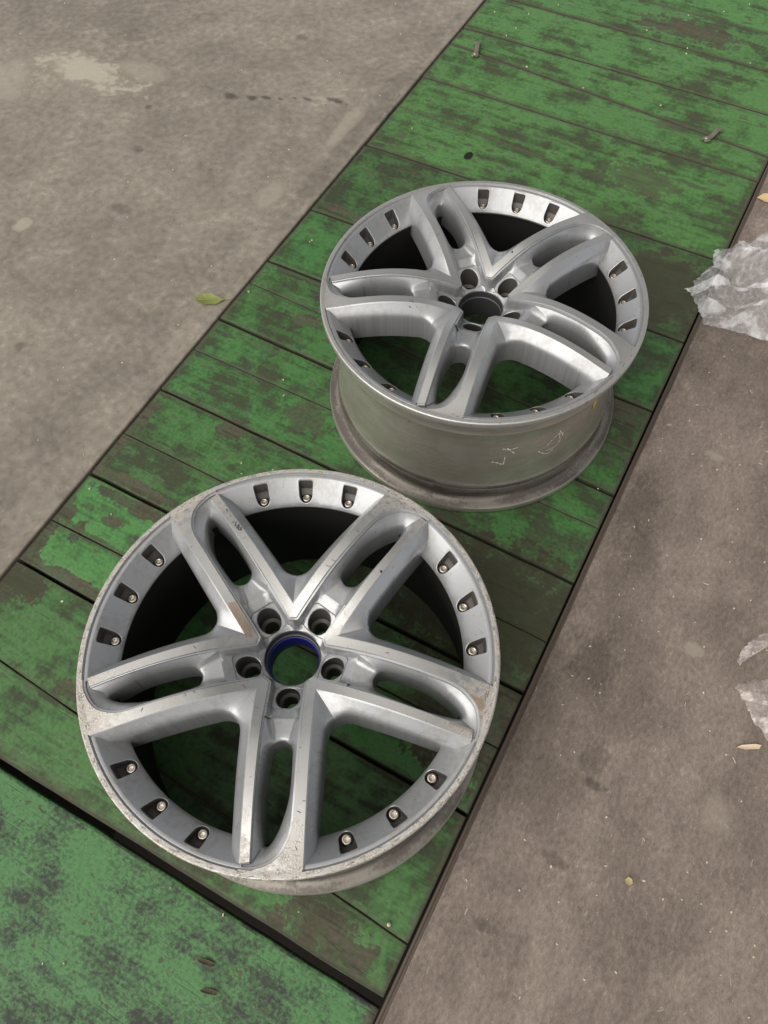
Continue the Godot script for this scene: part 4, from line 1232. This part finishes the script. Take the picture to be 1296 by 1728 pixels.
	var bagm := crumple(PackedVector2Array([Vector2(1.395, -0.012), Vector2(1.44, -0.022), Vector2(1.47, -0.012), Vector2(1.50, 0.0), Vector2(1.55, -0.010), Vector2(1.575, 0.022), Vector2(1.60, 0.03), Vector2(1.585, 0.05), Vector2(1.63, 0.06), Vector2(1.70, 0.10), Vector2(1.78, 0.22), Vector2(1.70, 0.42), Vector2(1.52, 0.46), Vector2(1.40, 0.34), Vector2(1.345, 0.20), Vector2(1.335, 0.13), Vector2(1.332, 0.07), Vector2(1.320, 0.036), Vector2(1.348, 0.022), Vector2(1.366, 0.006), Vector2(1.405, -0.020), Vector2(1.412, -0.034)]), Vector2(1.53, 0.20), 0.075, 9, 40)
	var bag := part("bubble_wrap", bagm, film, self)
	tag(bag, "large crumpled sheet of clear bubble wrap lying over the pit's right edge", "bubble wrap")
	var film2: StandardMaterial3D = film.duplicate()
	film2.uv1_scale = Vector3(7, 7, 1); film2.albedo_color = Color(1.0, 0.96, 0.94, 1.0)
	var s1 := part("plastic_scrap", crumple(PackedVector2Array([Vector2(0.626, 0.314), Vector2(0.640, 0.311), Vector2(0.672, 0.318), Vector2(0.700, 0.336), Vector2(0.76, 0.40), Vector2(0.74, 0.43), Vector2(0.686, 0.353), Vector2(0.650, 0.326)]), Vector2(0.70, 0.36), 0.022, 21, 12), film2, self)
	tag(s1, "narrow twisted strip of pale plastic film on the right floor", "plastic scrap", "plastic scraps on the right floor")
	var s2 := part("plastic_scrap", crumple(PackedVector2Array([Vector2(0.584, 0.322), Vector2(0.600, 0.330), Vector2(0.622, 0.362), Vector2(0.66, 0.44), Vector2(0.60, 0.50), Vector2(0.53, 0.43), Vector2(0.524, 0.390), Vector2(0.545, 0.362), Vector2(0.566, 0.344)]), Vector2(0.59, 0.40), 0.030, 27, 14), film2, self)
	tag(s2, "wide torn piece of crumpled pale bubble film above the wood chip", "plastic scrap", "plastic scraps on the right floor")
	var card := part("torn_cardboard", sheet(PackedVector2Array([Vector2(-0.036, 0.004), Vector2(-0.020, -0.012), Vector2(0.01, -0.016), Vector2(0.06, -0.02), Vector2(0.07, 0.02), Vector2(0.03, 0.018), Vector2(0.0, 0.024), Vector2(-0.018, 0.014)]), 0.006, 4, 0.002), mat(Color(0.78, 0.68, 0.50), 0.8), self)
	place(card, 1.792, 0.060, 0.0, 0.35); tag(card, "torn piece of tan cardboard at the right edge above the bubble wrap", "cardboard")
	var chip := part("wood_chip", sheet(PackedVector2Array([Vector2(-0.021, -0.001), Vector2(-0.012, -0.004), Vector2(0.010, -0.0045), Vector2(0.020, -0.002), Vector2(0.014, 0.0035), Vector2(-0.008, 0.003)]), 0.002, 8, 0.002), mat(Color(0.80, 0.72, 0.62), 0.8), self)
	place(chip, 0.502, 0.369, 0.0, 0.55); tag(chip, "small pale splinter of wood lying below the torn plastic scrap", "wood chip")
	# the leaf
	var lf := Node3D.new(); lf.name = "fallen_leaf"; add_child(lf)
	var lo := PackedVector2Array()
	for i in 40:
		var f := i / 40.0 * TAU
		var x := cos(f); var z := sin(f)
		var wv := 0.0155 * (1.0 - 0.35 * x) * (1.0 + 0.08 * sin(f * 7.0))
		lo.append(Vector2(0.031 * x, wv * z * (1.0 - pow(absf(x), 3.0) * 0.4) + 0.002 * x))
	part("leaf_blade", sheet(lo, 0.007, 13), mat(Color(0.45, 0.48, 0.25), 0.6), lf)
	var rib := sheet(PackedVector2Array([Vector2(-0.030, -0.0004), Vector2(0.031, -0.0005), Vector2(0.046, -0.003), Vector2(0.047, -0.002), Vector2(0.031, 0.0005), Vector2(-0.030, 0.0004)]), 0.004, 13)
	var ribo := part("leaf_stalk", rib, mat(Color(0.66, 0.68, 0.42), 0.6), lf); ribo.position.y = 0.0012
	place(lf, 0.901, -0.957, 0.0, 0.5); tag(lf, "yellow green fallen leaf on the left floor beside the boards", "leaf")
	var bit := part("leaf_scrap", sheet(PackedVector2Array([Vector2(-0.006, 0.002), Vector2(-0.003, -0.005), Vector2(0.003, -0.004), Vector2(0.006, 0.001), Vector2(0.003, 0.006), Vector2(-0.003, 0.005)]), 0.002, 3), mat(Color(0.62, 0.56, 0.38), 0.7), self)
	place(bit, 0.226, 0.266); tag(bit, "tiny yellowish leaf scrap alone on the right concrete floor", "leaf scrap")

	var spm := sheet(PackedVector2Array([Vector2(-0.017, 0.0), Vector2(-0.010, -0.0045), Vector2(0.006, -0.005), Vector2(0.019, -0.0025), Vector2(0.012, 0.001), Vector2(0.017, 0.004), Vector2(0.0, 0.0042), Vector2(-0.011, 0.0035)]), 0.004, 31, 0.0022)
	var dkw := mat(Color(0.27, 0.22, 0.17), 0.85)
	for q in [[-0.163, -0.232, 0.25, "dark wood splinter on the near green panel, the upper one of two"], [-0.191, -0.208, 0.35, "dark wood splinter on the near green panel, the lower one of two"]]:
		var spl := part("wood_splinter", spm, dkw, self)
		place(spl, q[0], q[1], -0.0028, q[2]); spl.scale = Vector3(0.75, 0.7, 0.7); tag(spl, q[3], "splinter", "dark splinters on the near panel")

	# --- grit, shavings and flecks strewn over floor and boards
	var gm := MB.new()
	var gr := RandomNumberGenerator.new(); gr.seed = 404
	for k in 340:
		var s := 0.0; var t := 0.0
		var z := gr.randf()
		if z < 0.45: s = gr.randf_range(-0.2, 1.3); t = gr.randf_range(0.05, 0.55)
		elif z < 0.8: s = gr.randf_range(-0.2, 2.4); t = gr.randf_range(-2.2, -0.93)
		else: s = gr.randf_range(-0.5, 2.6); t = gr.randf_range(-0.9, 0.0)
		if z >= 0.8:      # not in a gap, not through a wheel
			var xz := P(s, t)
			if Vector2(xz.x + 0.136, xz.z + 0.347).length() < 0.31 or Vector2(xz.x - 0.188, xz.z + 0.984).length() < 0.31: continue
		var len := gr.randf_range(0.0010, 0.0028); var wd := gr.randf_range(0.0008, 0.0020)
		if z < 0.40 and gr.randf() < 0.16: len = gr.randf_range(0.003, 0.008); wd = 0.0006
		var d := Vector2.from_angle(gr.randf() * TAU); var e := Vector2(-d.y, d.x)
		var hgt := gr.randf_range(0.0006, 0.0016)
		var c := Vector2(s, t)
		var q := [c - d * len - e * wd, c + d * len - e * wd * 0.5, c + d * len * 0.8 + e * wd, c - d * len * 0.6 + e * wd]
		var lo4 := PackedVector3Array(); var hi4 := PackedVector3Array()
		for i in 5:
			lo4.append(P(q[i % 4].x, q[i % 4].y, -0.001)); var m4: Vector2 = q[i % 4].lerp(c, 0.25); hi4.append(P(m4.x, m4.y, hgt))
		gm.grid([lo4, hi4]); gm.grid([PackedVector3Array([hi4[0], hi4[1]]), PackedVector3Array([hi4[3], hi4[2]])])
	var grit := part("grit", gm.mesh(), mat(Color(0.76, 0.71, 0.63), 0.8), self)
	tag(grit, "pale grit and wood shavings strewn over floor and boards", "grit", "", "stuff")
